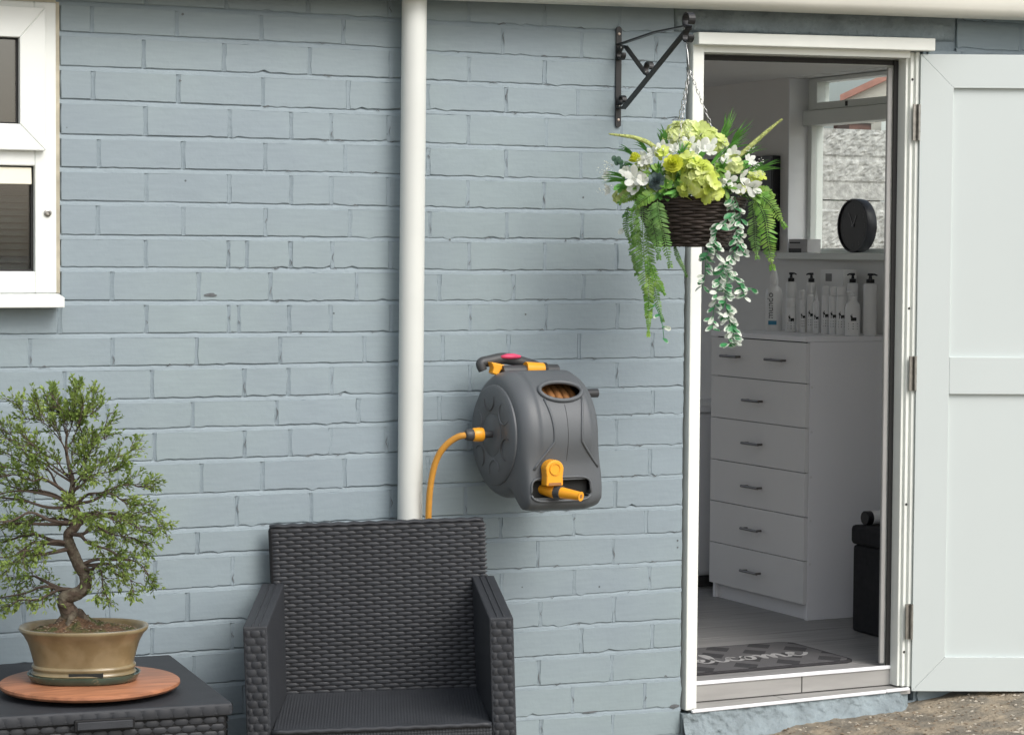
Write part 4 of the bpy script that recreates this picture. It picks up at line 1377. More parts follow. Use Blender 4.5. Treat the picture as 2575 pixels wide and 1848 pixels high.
# grass tufts: arching blades
def tuft(c, d, L, n, spread=0.35, wdt=0.006):
    mb = MB()
    for k in range(n):
        dd = (d.normalized() + rdir() * spread).normalized()
        l_ = L * random.uniform(0.65, 1.1)
        p1 = c + dd * l_ * 0.55 + UP * 0.01
        p2 = c + dd * l_ - UP * l_ * random.uniform(0.0, 0.12)
        pts = bez(c, p1, p2, 7)
        s = dd.cross(UP)
        s = (s.normalized() if s.length > 0.05 else RC)
        s = (s + TC.cross(dd) * 0.8).normalized()
        V = []
        for i, p in enumerate(pts):
            wv = wdt * (1 - (i / 6) ** 1.6) * 0.5 + 0.0002
            V += [p - s * wv, p + s * wv]
        mb.add(V, [(i * 2, i * 2 + 1, i * 2 + 3, i * 2 + 2) for i in range(6)])
    mb.obj('grass_tuft', M['blade'], hb)
tuft(at(490, 260, 0.02), UP - RC * 0.2, 0.055, 12, 0.25)
tuft(at(860, 260, 0.03), UP + RC * 0.5, 0.085, 14, 0.28)
tuft(at(900, 300, 0.05), UP * 0.7 + RC, 0.085, 14, 0.25)
tuft(at(1010, 460, 0.07), RC + UP * 0.45, 0.105, 12, 0.22)
tuft(at(300, 320, 0.02), UP * 0.6 - RC, 0.055, 10, 0.3)
tuft(at(270, 500, 0.08), -RC + UP * 0.12, 0.085, 12, 0.16, 0.006)
tuft(at(800, 380, 0.13), RC * 0.8 + UP * 0.8, 0.07, 9, 0.2, 0.006)
tuft(at(1060, 470, 0.05), RC + UP * 0.9, 0.06, 8, 0.25)
tuft(at(450, 420, 0.12), RC * 0.3 + UP * 0.3 + TC, 0.04, 10, 0.6, 0.006)
tuft(at(600, 320, 0.11), UP * 0.6 + TC * 0.5, 0.045, 14, 0.7, 0.006)
tuft(at(880, 420, 0.12), UP * 0.4 + TC * 0.5, 0.045, 16, 0.7, 0.006)
for (u, v, d, ux, uz, L, n_) in ((520, 240, 0.04, -0.35, 1, 0.06, 10), (640, 230, 0.0, 0.1, 1, 0.05, 8), (900, 240, 0.02, 0.25, 1, 0.10, 10), (950, 250, 0.02, 0.7, 1, 0.09, 10), (1020, 330, 0.04, 1, 0.7, 0.08, 10),
                                 (1100, 440, 0.06, 1, 0.45, 0.08, 9), (400, 300, 0.03, -0.9, 0.9, 0.07, 9), (330, 420, 0.08, -1, 0.3, 0.06, 8), (230, 470, 0.07, -1, 0.25, 0.06, 8), (1050, 560, 0.08, 1, -0.1, 0.05, 8)):
    tuft(at(u, v, d), RC * ux + UP * uz + TC * 0.25, L, n_, 0.22, 0.006)
# seed spikes
for pts in ([(470, 300), (400, 235), (300, 195), (200, 180), (128, 172)], [(985, 330), (1080, 245), (1170, 165), (1240, 105), (1288, 66)]):
    pp = smooth_path([at(u, v, 0.05) for u, v in pts], 10)
    mb = MB()
    mb.tube(pp, [max(0.0010, 0.0064 * (1 - 0.75 * (i / len(pp)) ** 2)) for i in range(len(pp))], n=8)
    for i, p in enumerate(pp):
        rr = 0.0064 * (1 - 0.75 * (i / len(pp)) ** 2)
        for q in range(7):
            pebble(mb, p + rdir() * rr, 0.0024)
    mb.obj('seed_spike', M['spike'], hb, smooth=True)
for (u, v, d, ux, uz) in ((560, 560, 0.14, -0.2, -0.6), (480, 560, 0.12, -0.5, -0.5), (900, 540, 0.13, 0.3, -0.6), (600, 470, 0.14, 0, 0), (470, 440, 0.13, -0.4, 0.4), (850, 420, 0.14, 0.4, 0.3), (990, 400, 0.10, 0.8, 0.4), (400, 470, 0.12, -0.6, 0.2), (1080, 560, 0.07, 0.9, -0.4), (230, 520, 0.08, -1, -0.2), (700, 350, 0.13, 0, 0.8), (330, 560, 0.11, -0.6, -0.5)):
    mb = MB()
    for k in range(9):
        petal(mb, at(u, v, d) + rdir() * 0.010, TC * 0.7 + RC * ux + UP * uz + rdir() * 0.9, TC + UP, random.uniform(0.022, 0.034), random.uniform(0.010, 0.016), -0.2, 0.0, 0.12)
    mb.obj('leaf_cluster', random.choice((M['fern'], M['blade'])), hb, smooth=True)
for k in range(26):
    u, v = random.uniform(230, 1120), random.uniform(230, 560)
    dome = 1 - ((u - 680) / 520) ** 2
    if v < 560 - 330 * max(0, dome) or (560 < u < 860 and v > 330):
        continue
    hydrangea(at(u, v, 0.05 + 0.09 * max(0, dome) * (0.4 + 0.6 * (v - 200) / 360)), random.uniform(0.010, 0.018), random.randint(4, 8), random.choice((M['hyd2'], M['petal'], M['petal'], M['hyd'])), 'small floret cluster', random.uniform(0.010, 0.015))
# leafy filler under the flowers
mb = MB()
for k in range(700):
    a = random.uniform(0, 6.283)
    rr = 0.155 * math.sqrt(random.random())
    p = HBC + Vector((rr * math.cos(a), rr * math.sin(a), 0.012 + random.uniform(0, 0.095) * (1 - (rr / 0.17) ** 2)))
    petal(mb, p, rdir(UP * 0.6 + Vector((math.cos(a), math.sin(a), 0)) * 0.6), UP, random.uniform(0.02, 0.034), 0.012, -0.3, 0.0, 0.1)
mb.obj('filler_foliage', M['fern_dark'], hb, kind='stuff')

# fern fronds
def frond(pts, wmax, mt, n=26, droop=0.25, side=None):
    pp = smooth_path(pts, 8)
    m = len(pp)
    mb = MB()
    mb.tube(pp, 0.0011, n=4)
    for k in range(n):
        t = 0.06 + 0.94 * k / (n - 1)
        i = min(m - 2, int(t * (m - 1)))
        p = pp[i].lerp(pp[i + 1], t * (m - 1) - i)
        tg = (pp[min(i + 2, m - 1)] - pp[max(i - 1, 0)]).normalized()
        ref = side or TC
        s = tg.cross(ref).normalized()
        L = wmax * (math.sin(math.pi * min(1, t * 1.0 + 0.1)) ** 0.6 if t < 0.9 else 0.35) * random.uniform(0.85, 1.1)
        for q in (-1, 1):
            d = (s * q + tg * 0.45 + rdir() * 0.14 - UP * droop * 0.3)
            petal(mb, p, d, ref + rdir() * 0.4, max(0.004, L), 0.0046, -0.15, 0.0)
    mb.obj('fern_frond', mt, hb, smooth=True)
frond([at(460, 575, 0.12), at(400, 585, 0.14), at(330, 630, 0.14), at(270, 690, 0.12)], 0.022, M['fern'])
frond([at(400, 560, 0.10), at(320, 570, 0.11), at(240, 600, 0.10), at(190, 640, 0.09)], 0.018, M['fern'])
frond([at(440, 620, 0.14), at(450, 720, 0.155), at(490, 880, 0.14), at(535, 1065, 0.12)], 0.026, M['fern_dark'], 34)
frond([at(420, 640, 0.13), at(415, 760, 0.15), at(440, 880, 0.14), at(455, 1010, 0.13)], 0.024, M['fern_dark'], 30)
frond([at(350, 640, 0.10), at(345, 800, 0.12), at(360, 980, 0.11), at(380, 1180, 0.10), at(400, 1400, 0.09)], 0.034, M['fern_dark'], 48)
frond([at(310, 660, 0.08), at(290, 740, 0.10), at(300, 840, 0.09), at(295, 920, 0.09)], 0.018, M['fern'], 24)
frond([at(380, 800, 0.10), at(400, 1050, 0.11), at(440, 1240, 0.10), at(490, 1430, 0.10)], 0.018, M['fern_dark'], 40)
frond([at(385, 1000, 0.11), at(395, 1200, 0.11), at(395, 1370, 0.10), at(395, 1530, 0.10)], 0.017, M['fern'], 40)
frond([at(330, 800, 0.05), at(310, 900, 0.05), at(325, 1030, 0.05), at(320, 1120, 0.05)], 0.024, M['fern_dark'], 28)
frond([at(410, 1050, 0.12), at(440, 1150, 0.12), at(470, 1200, 0.12), at(500, 1250, 0.12)], 0.014, M['fern'], 20)
frond([at(570, 920, 0.07), at(590, 990, 0.07), at(625, 1060, 0.07), at(655, 1130, 0.07)], 0.008, M['fern_dark'], 20)
frond([at(260, 660, 0.06), at(240, 740, 0.07), at(245, 830, 0.07), at(270, 900, 0.07)], 0.010, M['fern_dark'], 18)
frond([at(1060, 560, 0.05), at(1140, 580, 0.07), at(1230, 660, 0.07), at(1322, 790, 0.05)], 0.024, M['fern'], 30)
frond([at(1080, 545, 0.04), at(1150, 540, 0.05), at(1200, 555, 0.05), at(1245, 580, 0.05)], 0.016, M['fern'], 20)
frond([at(1120, 600, 0.06), at(1175, 720, 0.075), at(1205, 900, 0.07), at(1240, 1075, 0.05)], 0.030, M['fern'], 34)
frond([at(1100, 600, 0.03), at(1115, 740, 0.05), at(1120, 880, 0.05), at(1135, 1000, 0.05)], 0.024, M['fern_dark'], 28)

# trailing variegated vines
def vine(pts, dens=1.0, spread=0.016):
    pp = smooth_path(pts, 9)
    mb = MB()
    mb.tube(pp, 0.0010, n=4)
    mb.attr += [0.0] * len(mb.v)
    L = sum((b - a).length for a, b in zip(pp, pp[1:]))
    n = int(L / 0.0075 * dens)
    for k in range(n):
        t = k / max(1, n - 1) * (len(pp) - 1)
        i = min(len(pp) - 2, int(t))
        p = pp[i].lerp(pp[i + 1], t - i) + rdir() * 0.004
        d = (RC * random.choice((-1, 1)) * random.uniform(0.5, 1.1) - UP * random.uniform(0.0, 0.9) + TC * random.uniform(-0.6, 0.9))
        petal(mb, p, d, UP * 0.5 + TC + rdir() * 0.7, random.uniform(0.021, 0.030), random.uniform(0.011, 0.015), -0.12, 0.0, 0.16)
    mb.obj('trailing_vine', M['ivy'], hb, smooth=True)
vine([at(960, 590, 0.12), at(985, 680, 0.14), at(1000, 780, 0.13), at(1010, 880, 0.12), at(1015, 960, 0.12)], 1.0)
vine([at(945, 620, 0.13), at(965, 760, 0.14), at(975, 900, 0.13), at(940, 1000, 0.12), at(895, 1080, 0.12), at(860, 1180, 0.12)], 1.1)
vine([at(940, 700, 0.14), at(880, 770, 0.15), at(840, 810, 0.15), at(825, 900, 0.14), at(840, 980, 0.13)], 1.1)
vine([at(790, 930, 0.11), at(775, 1010, 0.11), at(770, 1110, 0.11), at(755, 1210, 0.10)], 1.3)
vine([at(900, 1020, 0.12), at(870, 1130, 0.12), at(850, 1230, 0.12), at(830, 1340, 0.12), at(820, 1480, 0.12)], 1.2)
vine([at(930, 1080, 0.13), at(900, 1240, 0.13), at(920, 1370, 0.12), at(945, 1480, 0.12), at(930, 1590, 0.12)], 1.5)
vine([at(915, 1300, 0.12), at(930, 1400, 0.12), at(960, 1500, 0.12), at(965, 1560, 0.12)], 1.3)
vine([at(935, 1090, 0.12), at(970, 1150, 0.13), at(1010, 1190, 0.13), at(1080, 1205, 0.12)], 1.0)
vine([at(1000, 1190, 0.13), at(1025, 1230, 0.13), at(1030, 1270, 0.12)], 0.9)
vine([at(255, 700, 0.03), at(245, 800, 0.04), at(270, 900, 0.04), at(275, 960, 0.04)], 0.35)
vine([at(440, 1330, 0.10), at(480, 1420, 0.10), at(500, 1540, 0.10)], 0.4)
# ------------------------------------------------------------------ moulded rattan seat and table
def weave(mb, o, u, v, nrm, W, H, pu=0.041, pv=0.0105, dep=0.0034, ov=1.06, seed=0):
    # staggered rows of pillowed strands, each one a raised lens
    u, v, nrm = Vector(u).normalized(), Vector(v).normalized(), Vector(nrm).normalized()
    o = Vector(o)
    nr = max(1, int(round(H / pv)))
    pv = H / nr
    nc = max(1, int(round(W / pu)))
    pu = W / nc
    rnd = random.Random(seed)
    for r in range(nr):
        off = 0.5 if r % 2 else 0.0
        for c in range(-1, nc + 1):
            a = (c + off) * pu
            b = a + pu * ov * 0.97
            a -= pu * 0.03
            a, b = max(a, 0.0), min(b, W)
            if b - a < pu * 0.25:
                continue
            l = b - a
            cv = (r + 0.5) * pv
            h = pv * 0.84
            dd = dep * rnd.uniform(0.85, 1.15)
            pts = [(a, cv, -0.15), (a + l * 0.20, cv - h / 2, 0.30), (a + l * 0.80, cv - h / 2, 0.30), (b, cv, -0.15), (a + l * 0.80, cv + h / 2, 0.30), (a + l * 0.20, cv + h / 2, 0.30), (a + l * 0.24, cv, 1.0), (a + l * 0.76, cv, 1.0)]
            mb.add([o + u * p + v * q + nrm * (dd * w_) for p, q, w_ in pts], [(0, 1, 6), (1, 2, 7, 6), (2, 3, 7), (3, 4, 7), (4, 5, 6, 7), (5, 0, 6)])

CZ = -0.02
ch = thing('armchair', 'dark grey woven plastic garden armchair against the painted wall', 'armchair', (0.027, -0.168, CZ), rot=(0, -0.035, -0.40))
# local frame: x to the right, -y forward, z up from the ground
def zz(z):
    return z - CZ + 0.004
HW, TOP = 0.288, zz(0.735)
bt = MB()
def backpt(x, z, d):
    # the back leans a little
    t = (z - zz(0.25)) / (TOP - zz(0.25))
    return Vector((x * (0.975 + 0.025 * t), -0.060 + 0.045 * t - d, z))
P = [backpt(sx * HW, z, d) for d in (0.0, -0.028) for (sx, z) in ((-1, zz(0.22)), (1, zz(0.22)), (1, TOP), (-1, TOP))]
bt.add(P, [(0, 1, 2, 3), (7, 6, 5, 4), (0, 4, 5, 1), (1, 5, 6, 2), (2, 6, 7, 3), (3, 7, 4, 0)])
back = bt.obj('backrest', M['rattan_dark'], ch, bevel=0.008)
wv = MB()
dirz = (backpt(0, TOP, 0) - backpt(0, zz(0.25), 0)).normalized()
o = backpt(-HW + 0.002, zz(0.285), 0.0005)
weave(wv, o, (1, 0, 0), dirz, Vector((0, -1, 0.1)), 2 * HW - 0.004, TOP - zz(0.285) - 0.002, 0.0415, 0.0103, 0.0030, seed=1)
wv.obj('woven_strand', M['rattan'], back, smooth=True, kind='stuff')
rim_ = [backpt(-HW + 0.004 + (2 * HW - 0.008) * i / 28, TOP + 0.002 + (0.0018 if i % 2 else -0.001), -0.013) for i in range(29)]
MB().tube(rim_, 0.013, n=8, flat=0.5).obj('top_rail', M['rattan'], back, smooth=True)
AF, AR = -0.492, -0.020
for s in (-1, 1):
    def ax(y, o_):
        t = (y - AF) / (AR - AF)
        xo = 0.333 + (0.309 - 0.333) * t
        xi = xo - 0.060
        return s * (xo if o_ else xi)
    # side panel with sloping armrest, widening to the front
    prof = [(AF, zz(0.552)), (AR * 0.5 + AF * 0.5, zz(0.574)), (AR, zz(0.592))]
    V, F = [], []
    ys = [AF, AF * 0.75 + AR * 0.25, AF * 0.5 + AR * 0.5, AF * 0.25 + AR * 0.75, AR]
    for y in ys:
        t = (y - AF) / (AR - AF)
        zt = zz(0.549 + 0.040 * t)
        for (o_, z) in ((1, 0.02), (1, zt - 0.004), (1, zt), (0, zt), (0, zt - 0.004), (0, 0.02)):
            V.append((ax(y, o_), y, z))
    n = 6
    for i in range(len(ys) - 1):
        for k in range(n):
            q = (i * n + k, i * n + (k + 1) % n, (i + 1) * n + (k + 1) % n, (i + 1) * n + k)
            F.append(q if s > 0 else q[::-1])
    e0, e1 = tuple(range(n)), tuple(range((len(ys) - 1) * n, len(ys) * n))
    F += [e0[::-1] if s > 0 else e0, e1 if s > 0 else e1[::-1]]
    arm = MB().add(V, F).obj('arm', M['rattan_plain'], ch, bevel=0.005)
    xa, xb = sorted((ax(AF, 1), ax(AF, 0)))
    wv = MB()
    weave(wv, (xa + 0.004, AF - 0.0006, 0.022), (1, 0, 0), (0, 0, 1), (0, -1, 0), xb - xa - 0.008, zz(0.549) - 0.03, 0.027, 0.0195, 0.0034, seed=5 + s)
    wv.obj('woven_strand', M['rattan'], arm, smooth=True, kind='stuff')
    # groove along the armrest
    for gx_ in (0.35, 0.62):
        gp = []
        for i in range(12):
            y = AF + 0.004 + (AR - AF) * 0.97 * i / 11
            t = (y - AF) / (AR - AF)
            gp.append((ax(y, 1) * gx_ + ax(y, 0) * (1 - gx_), y, zz(0.549 + 0.040 * t) + 0.0005))
        MB().tube(gp, 0.0022, n=6).obj('armrest_ridge', M['rattan'], arm, smooth=True)
seat = MB().add([(-0.272, -0.515, zz(0.290)), (0.272, -0.515, zz(0.290)), (0.255, -0.045, zz(0.298)), (-0.255, -0.045, zz(0.298)),
                 (-0.272, -0.515, zz(0.255)), (0.272, -0.515, zz(0.255)), (0.255, -0.045, zz(0.255)), (-0.255, -0.045, zz(0.255))],
                [(0, 1, 2, 3), (4, 7, 6, 5), (0, 4, 5, 1), (1, 5, 6, 2), (2, 6, 7, 3), (3, 7, 4, 0)]).obj('seat', M['seat'], ch, bevel=0.006)
lip = [(-0.27 + 0.54 * i / 26, -0.517, zz(0.288) + (0.002 if i % 2 else 0)) for i in range(27)]
MB().tube(lip, 0.007, n=8).obj('seat_lip', M['rattan'], seat, smooth=True)
ap = MB()
ap.box(-0.272, 0.272, -0.510, -0.49, 0.06, zz(0.254))
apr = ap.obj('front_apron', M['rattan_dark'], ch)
wv = MB()
weave(wv, (-0.27, -0.5105, 0.06), (1, 0, 0), (0, 0, 1), (0, -1, 0), 0.54, zz(0.254) - 0.06, 0.0415, 0.0215, 0.005, seed=9)
wv.obj('woven_strand', M['rattan'], apr, smooth=True, kind='stuff')

# storage table at the left
TZ = -0.06
tb = thing('storage_table', 'dark grey woven plastic storage table carrying the bonsai', 'table', (-0.601, -0.727, TZ), rot=(0, 0, -0.104))
# local frame: origin at the front right corner; x runs left (negative), y back towards the wall
tw, td, th_ = 0.78, 0.70, 0.405 - TZ
lid = MB().box(-tw, 0, 0, td, th_ - 0.030, th_).obj('lid', M['rattan_plain'], tb, bevel=0.006)
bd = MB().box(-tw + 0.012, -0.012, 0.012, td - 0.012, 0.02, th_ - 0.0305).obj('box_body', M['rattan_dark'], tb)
for (o_, u_, n_, W__) in (((-tw + 0.004, -0.0005, 0), (1, 0, 0), (0, -1, 0), tw - 0.008), ((0.0005, 0.004, 0), (0, 1, 0), (1, 0, 0), td - 0.008)):
    wv = MB()
    weave(wv, Vector(o_) + Vector((0, 0, th_ - 0.029)), u_, (0, 0, 1), n_, W__, 0.026, 0.0345, 0.0265, 0.004, seed=11)
    wv.obj('woven_strand', M['rattan'], lid, smooth=True, kind='stuff')
    wv = MB()
    q = Vector(n_) * -0.0115
    weave(wv, Vector(o_) + q + Vector((0, 0, 0.03)), u_, (0, 0, 1), n_, W__ - 0.012, th_ - 0.062, 0.0345, 0.0165, 0.0038, seed=12)
    wv.obj('woven_strand', M['rattan'], bd, smooth=True, kind='stuff')
hdl = MB()
hdl.box(-0.372, -0.232, -0.0075, 0.001, th_ - 0.046, th_ - 0.018)
hdl.obj('finger_pull', M['rattan_dark'], lid, bevel=0.003)
MB().box(-0.366, -0.238, -0.0115, -0.0078, th_ - 0.0415, th_ - 0.023).obj('finger_pull_face', M['rattan_plain'], lid, bevel=0.002)

# ------------------------------------------------------------------ turntable, pot and bonsai
DC = Vector((-0.868, -0.462, 0.4052))
trn = thing('turntable', 'round wooden turntable under the bonsai pot', 'turntable', DC)
MB().lathe([(0.10, 0.0), (0.105, 0.004), (0.105, 0.010), (0.06, 0.0102)], DC, n=40).obj('swivel_base', M['blackpl'], trn, smooth=True, auto=40)
MB().lathe([(0.0, 0.0104), (0.195, 0.0104), (0.209, 0.014), (0.214, 0.020), (0.2135, 0.026), (0.209, 0.029), (0.0, 0.0292)], DC, n=96, cap=False).obj('disc', M['wood'], trn, smooth=True, auto=40)
PC = Vector((-0.880, -0.452, DC.z + 0.0295))
ROTP = -0.36
def oval(mb, prof, n=72, ex=4.0, c=PC):
    # rounded oval plan, long side across the view
    V = []
    for (rx, ry, h) in prof:
        for k in range(n):
            a = 2 * math.pi * k / n
            ca, sa = math.cos(a), math.sin(a)
            p = 2 / 2.35
            x = rx * math.copysign(abs(ca) ** p, ca)
            y = ry * math.copysign(abs(sa) ** p, sa)
            V.append(c + Vector((x * math.cos(ROTP) - y * math.sin(ROTP), x * math.sin(ROTP) + y * math.cos(ROTP), h)))
    F = [(i * n + k, i * n + (k + 1) % n, (i + 1) * n + (k + 1) % n, (i + 1) * n + k) for i in range(len(prof) - 1) for k in range(n)]
    F.append(tuple(range(n))[::-1])
    F.append(tuple(range((len(prof) - 1) * n, len(prof) * n)))
    return mb.add(V, F)
sc = oval(MB(), [(0.118, 0.088, 0.0), (0.126, 0.096, 0.003), (0.132, 0.102, 0.014), (0.134, 0.104, 0.019), (0.131, 0.101, 0.0195), (0.126, 0.096, 0.011), (0.02, 0.02, 0.0105)]).obj('saucer', M['saucer'], None, smooth=True, auto=50)
tag(sc, 'green glazed oval saucer on the wooden turntable', 'saucer')
PB = PC + Vector((0, 0, 0.0115))
pot = thing('bonsai_pot', 'tan glazed oval bonsai pot standing in the green saucer', 'pot', PB)
oval(MB(), [(0.1055, 0.0738, 0.0000), (0.1192, 0.0876, 0.0011), (0.1240, 0.0923, 0.0088), (0.1203, 0.0886, 0.0121), (0.1197, 0.0881, 0.0187), (0.1234, 0.0918, 0.0220), (0.1229, 0.0913, 0.0264), (0.1187, 0.0870, 0.0297), (0.1197, 0.0881, 0.0374), (0.1250, 0.0934, 0.0572), (0.1329, 0.1013, 0.0825), (0.1435, 0.1118, 0.1023), (0.1514, 0.1197, 0.1100), (0.1535, 0.1219, 0.1144), (0.1519, 0.1203, 0.1188), (0.1456, 0.1139, 0.1194), (0.1393, 0.1076, 0.1122), (0.1340, 0.1023, 0.0935), (0.0211, 0.0211, 0.0913)], c=PB).obj('pot_body', M['pot'], pot, smooth=True, auto=60)
sl_ = MB()
cs = PB + Vector((0.0, 0.0, 0.0))
sl_.box(-0.04, 0.04, -0.004, 0.004, 0, 0.009)
q_ = [Vector((p.x + 0.012, p.y - 0.0855, p.z)) for p in sl_.v]
sl_.v = [PB + Vector((p.x * math.cos(ROTP) - p.y * math.sin(ROTP), p.x * math.sin(ROTP) + p.y * math.cos(ROTP), p.z + 0.0085)) for p in q_]
sl_.obj('foot_notch', M['dark'], pot)
def soilf(u, v):
    a = 2 * math.pi * u
    rr = v
    x, y = 0.136 * rr * math.cos(a), 0.104 * rr * math.sin(a)
    h = 0.104 + 0.020 * (1 - rr * rr) + 0.008 * nz(x, y, 0, 45) * (1 - rr ** 4) + 0.005 * nz(x, y, 2, 110)
    h += 0.024 * math.exp(-((x + 0.02) ** 2 + y * y) / 0.0016)
    return PB + Vector((x * math.cos(ROTP) - y * math.sin(ROTP), x * math.sin(ROTP) + y * math.cos(ROTP), h))
MB().grid(64, 26, soilf).obj('soil', M['soil'], pot, smooth=True)
mb = MB()
for k in range(260):
    a, rr = random.uniform(0, 6.283), math.sqrt(random.random()) * 0.93
    p = soilf(a / 6.2832, rr)
    pebble(mb, p + Vector((0, 0, 0.001)), random.uniform(0.0015, 0.0045))
mb.obj('soil_grit', M['stoneB'], pot, kind='stuff')

T0 = PB + Vector((0.0, 0.0, 0.126)) + RC * (-0.022)
bon = thing('bonsai_tree', 'leafy bonsai tree with a twisting trunk growing in the tan pot', 'tree', T0)
PX6 = 1815.0
def bt_(u, v, d=0.0):
    return T0 + RC * ((u - 300) / PX6 * 0.93) + UP * ((1105 - v) / PX6 * 0.93) + TC * d
tp = [bt_(300, 1135), bt_(285, 1080), bt_(262, 1025, 0.006), bt_(262, 985, 0.01), bt_(318, 965, 0.015), bt_(352, 935, 0.012), bt_(352, 888, 0.005), bt_(322, 842), bt_(296, 790, -0.006), bt_(276, 735, 0.0), bt_(274, 690, 0.006), bt_(305, 655, 0.008), bt_(318, 615, 0.004), bt_(300, 570), bt_(285, 520), bt_(292, 450), bt_(275, 370), bt_(262, 290), bt_(268, 200)]
tr = [0.030, 0.026, 0.022, 0.021, 0.0185, 0.0175, 0.0165, 0.016, 0.0155, 0.0145, 0.0135, 0.0135, 0.0135, 0.0125, 0.010, 0.0075, 0.0055, 0.004, 0.0025]
tps = smooth_path(tp, 7)
trs = []
for i in range(len(tps)):
    t = i / 7
    a = min(len(tr) - 2, int(t))
    trs.append(0.88 * tr[a] + (tr[a + 1] - tr[a]) * min(1, t - a))
tk = MB()
tk.tube(tps, [r * (1 + 0.10 * nz(i * 0.35, 0, 0)) for i, r in enumerate(trs)], n=14)
for a in (20, 100, 170, 215, 300):
    d = RC * math.cos(R(a)) + TC * math.sin(R(a))
    tk.tube([T0 + d * 0.012 + UP * 0.022, T0 + d * 0.034 + UP * 0.004, T0 + d * 0.06 - UP * 0.022], [0.013, 0.009, 0.004], n=7)
# bark knobs
for k in range(60):
    i = random.randrange(4, 90)
    pebble(tk, tps[i] + rdir() * trs[i] * 0.92, trs[i] * 0.32)
tk.obj('trunk', M['bark'], bon, smooth=True)
leaf = MB()
rb = random.Random(21)
def rd3():
    return Vector((rb.gauss(0, 1), rb.gauss(0, 1), rb.gauss(0, 1))).normalized()
def leaflet(p, d):
    L = rb.uniform(0.008, 0.0145)
    W__ = L * 0.52
    n_ = (UP + rd3() * 0.75).normalized()
    s = d.cross(n_)
    if s.length < 0.1:
        s = d.orthogonal()
    s.normalize()
    n2 = s.cross(d).normalized()
    leaf.add([p, p + d * L * 0.5 + s * W__ / 2 + n2 * L * 0.10, p + d * L - n2 * L * 0.12, p + d * L * 0.5 - s * W__ / 2 + n2 * L * 0.10], [(0, 1, 2), (0, 2, 3)])
def twiglets(mb, p, d, L, depth, out):
    # zig-zagging shoots that fork and end in small alternate leaves
    pts = [p]
    n = 4
    dd = d.copy()
    for k in range(n):
        dd = (dd + rd3() * 0.42 + UP * 0.05 + out * 0.10).normalized()
        pts.append(pts[-1] + dd * L / n)
    r0 = 0.0006 + 0.00055 * depth
    mb.tube(pts, [r0 * (1 - 0.6 * k / n) for k in range(n + 1)], n=4, cap=False)
    if depth == 0:
        for k in range(1, n + 1):
            for q in (-1, 1):
                if rb.random() < 0.35:
                    t = (pts[k] - pts[k - 1]).normalized()
                    leaflet(pts[k], (t + rd3() * 0.8 + UP * 0.1).normalized())
        leaflet(pts[-1], dd)
        return
    for k in range(1, n + 1):
        for q in range(1 if k < n else 2):
            if rb.random() < 0.92:
                twiglets(mb, pts[k], (dd + rd3() * 0.85 + out * 0.25).normalized(), L * rb.uniform(0.5, 0.8), depth - 1, out)
def idx_near(v):
    z = bt_(0, v).z
    return min(range(30, len(tps)), key=lambda i: abs(tps[i].z - z))
# main limbs: where they leave the trunk, where they end (across, height), and how far towards or away from the wall
limbs = [(985, 60, 985, 0.05), (985, -80, 1000, -0.02), (975, 20, 930, -0.07), (850, 450, 895, 0.06), (845, 560, 880, 0.03), (840, 600, 850, -0.05),
         (760, 60, 790, 0.09), (745, -60, 800, 0.02), (740, -140, 760, -0.06), (735, 120, 740, 0.12), (690, 520, 760, 0.09), (690, 590, 700, 0.03), (680, 470, 690, -0.09),
         (640, -40, 620, 0.06), (640, -200, 640, 0.00), (630, 40, 650, -0.10), (620, 600, 640, 0.05), (615, 640, 590, -0.02), (600, 500, 590, 0.11),
         (570, -60, 500, 0.09), (565, -190, 480, 0.02), (560, -80, 470, -0.08), (560, 540, 520, 0.06), (550, 570, 470, -0.04), (540, 350, 540, 0.14),
         (530, 60, 400, 0.08), (520, -120, 330, 0.03), (510, -20, 340, -0.07), (500, 480, 390, 0.06), (490, 510, 330, -0.02), (470, 380, 420, 0.10),
         (450, 40, 230, 0.05), (440, -70, 190, -0.02), (420, 150, 260, 0.10), (400, 400, 290, 0.07), (390, 440, 240, 0.0), (370, 330, 280, -0.08),
         (350, 90, 150, 0.03), (330, 170, 130, 0.06), (300, 330, 170, 0.03), (280, 250, 110, 0.02), (250, 300, 90, -0.02), (230, 190, 140, -0.05), (220, 390, 130, 0.01)]
for (v0, u1, v1, dp_) in limbs:
    i0 = idx_near(v0)
    a = tps[i0]
    b = bt_(u1, v1, dp_)
    out = (b - T0 - UP * 0.33)
    out.normalize()
    mid = a.lerp(b, 0.5) + rd3() * 0.018 + UP * 0.012
    q1 = a.lerp(mid, 0.5) + rd3() * 0.010
    q2 = mid.lerp(b, 0.5) + rd3() * 0.012
    pp = smooth_path([a, q1, mid, q2, b], 4)
    m = len(pp)
    r0 = min(0.0062, trs[i0] * 0.5)
    mb = MB()
    mb.tube(pp, [r0 * (1 - 0.78 * (k / (m - 1)) ** 0.8) for k in range(m)], n=6)
    Lb = (b - a).length
    for k in range(6, m):
        t = k / (m - 1)
        tg = (pp[min(k + 1, m - 1)] - pp[k - 1]).normalized()
        for q in range(1):
            s = (tg * 0.5 + rd3() * 0.9 + UP * 0.15 + out * 0.3).normalized()
            twiglets(mb, pp[k], s, rb.uniform(0.02, 0.038), 1, out)
    twiglets(mb, pp[-1], out, 0.038, 2, out)
    mb.obj('branch', M['twig'], bon, smooth=True)
leaf.obj('foliage', M['leafA'], bon, kind='stuff')
print('leaves', len(leaf.f) // 2)

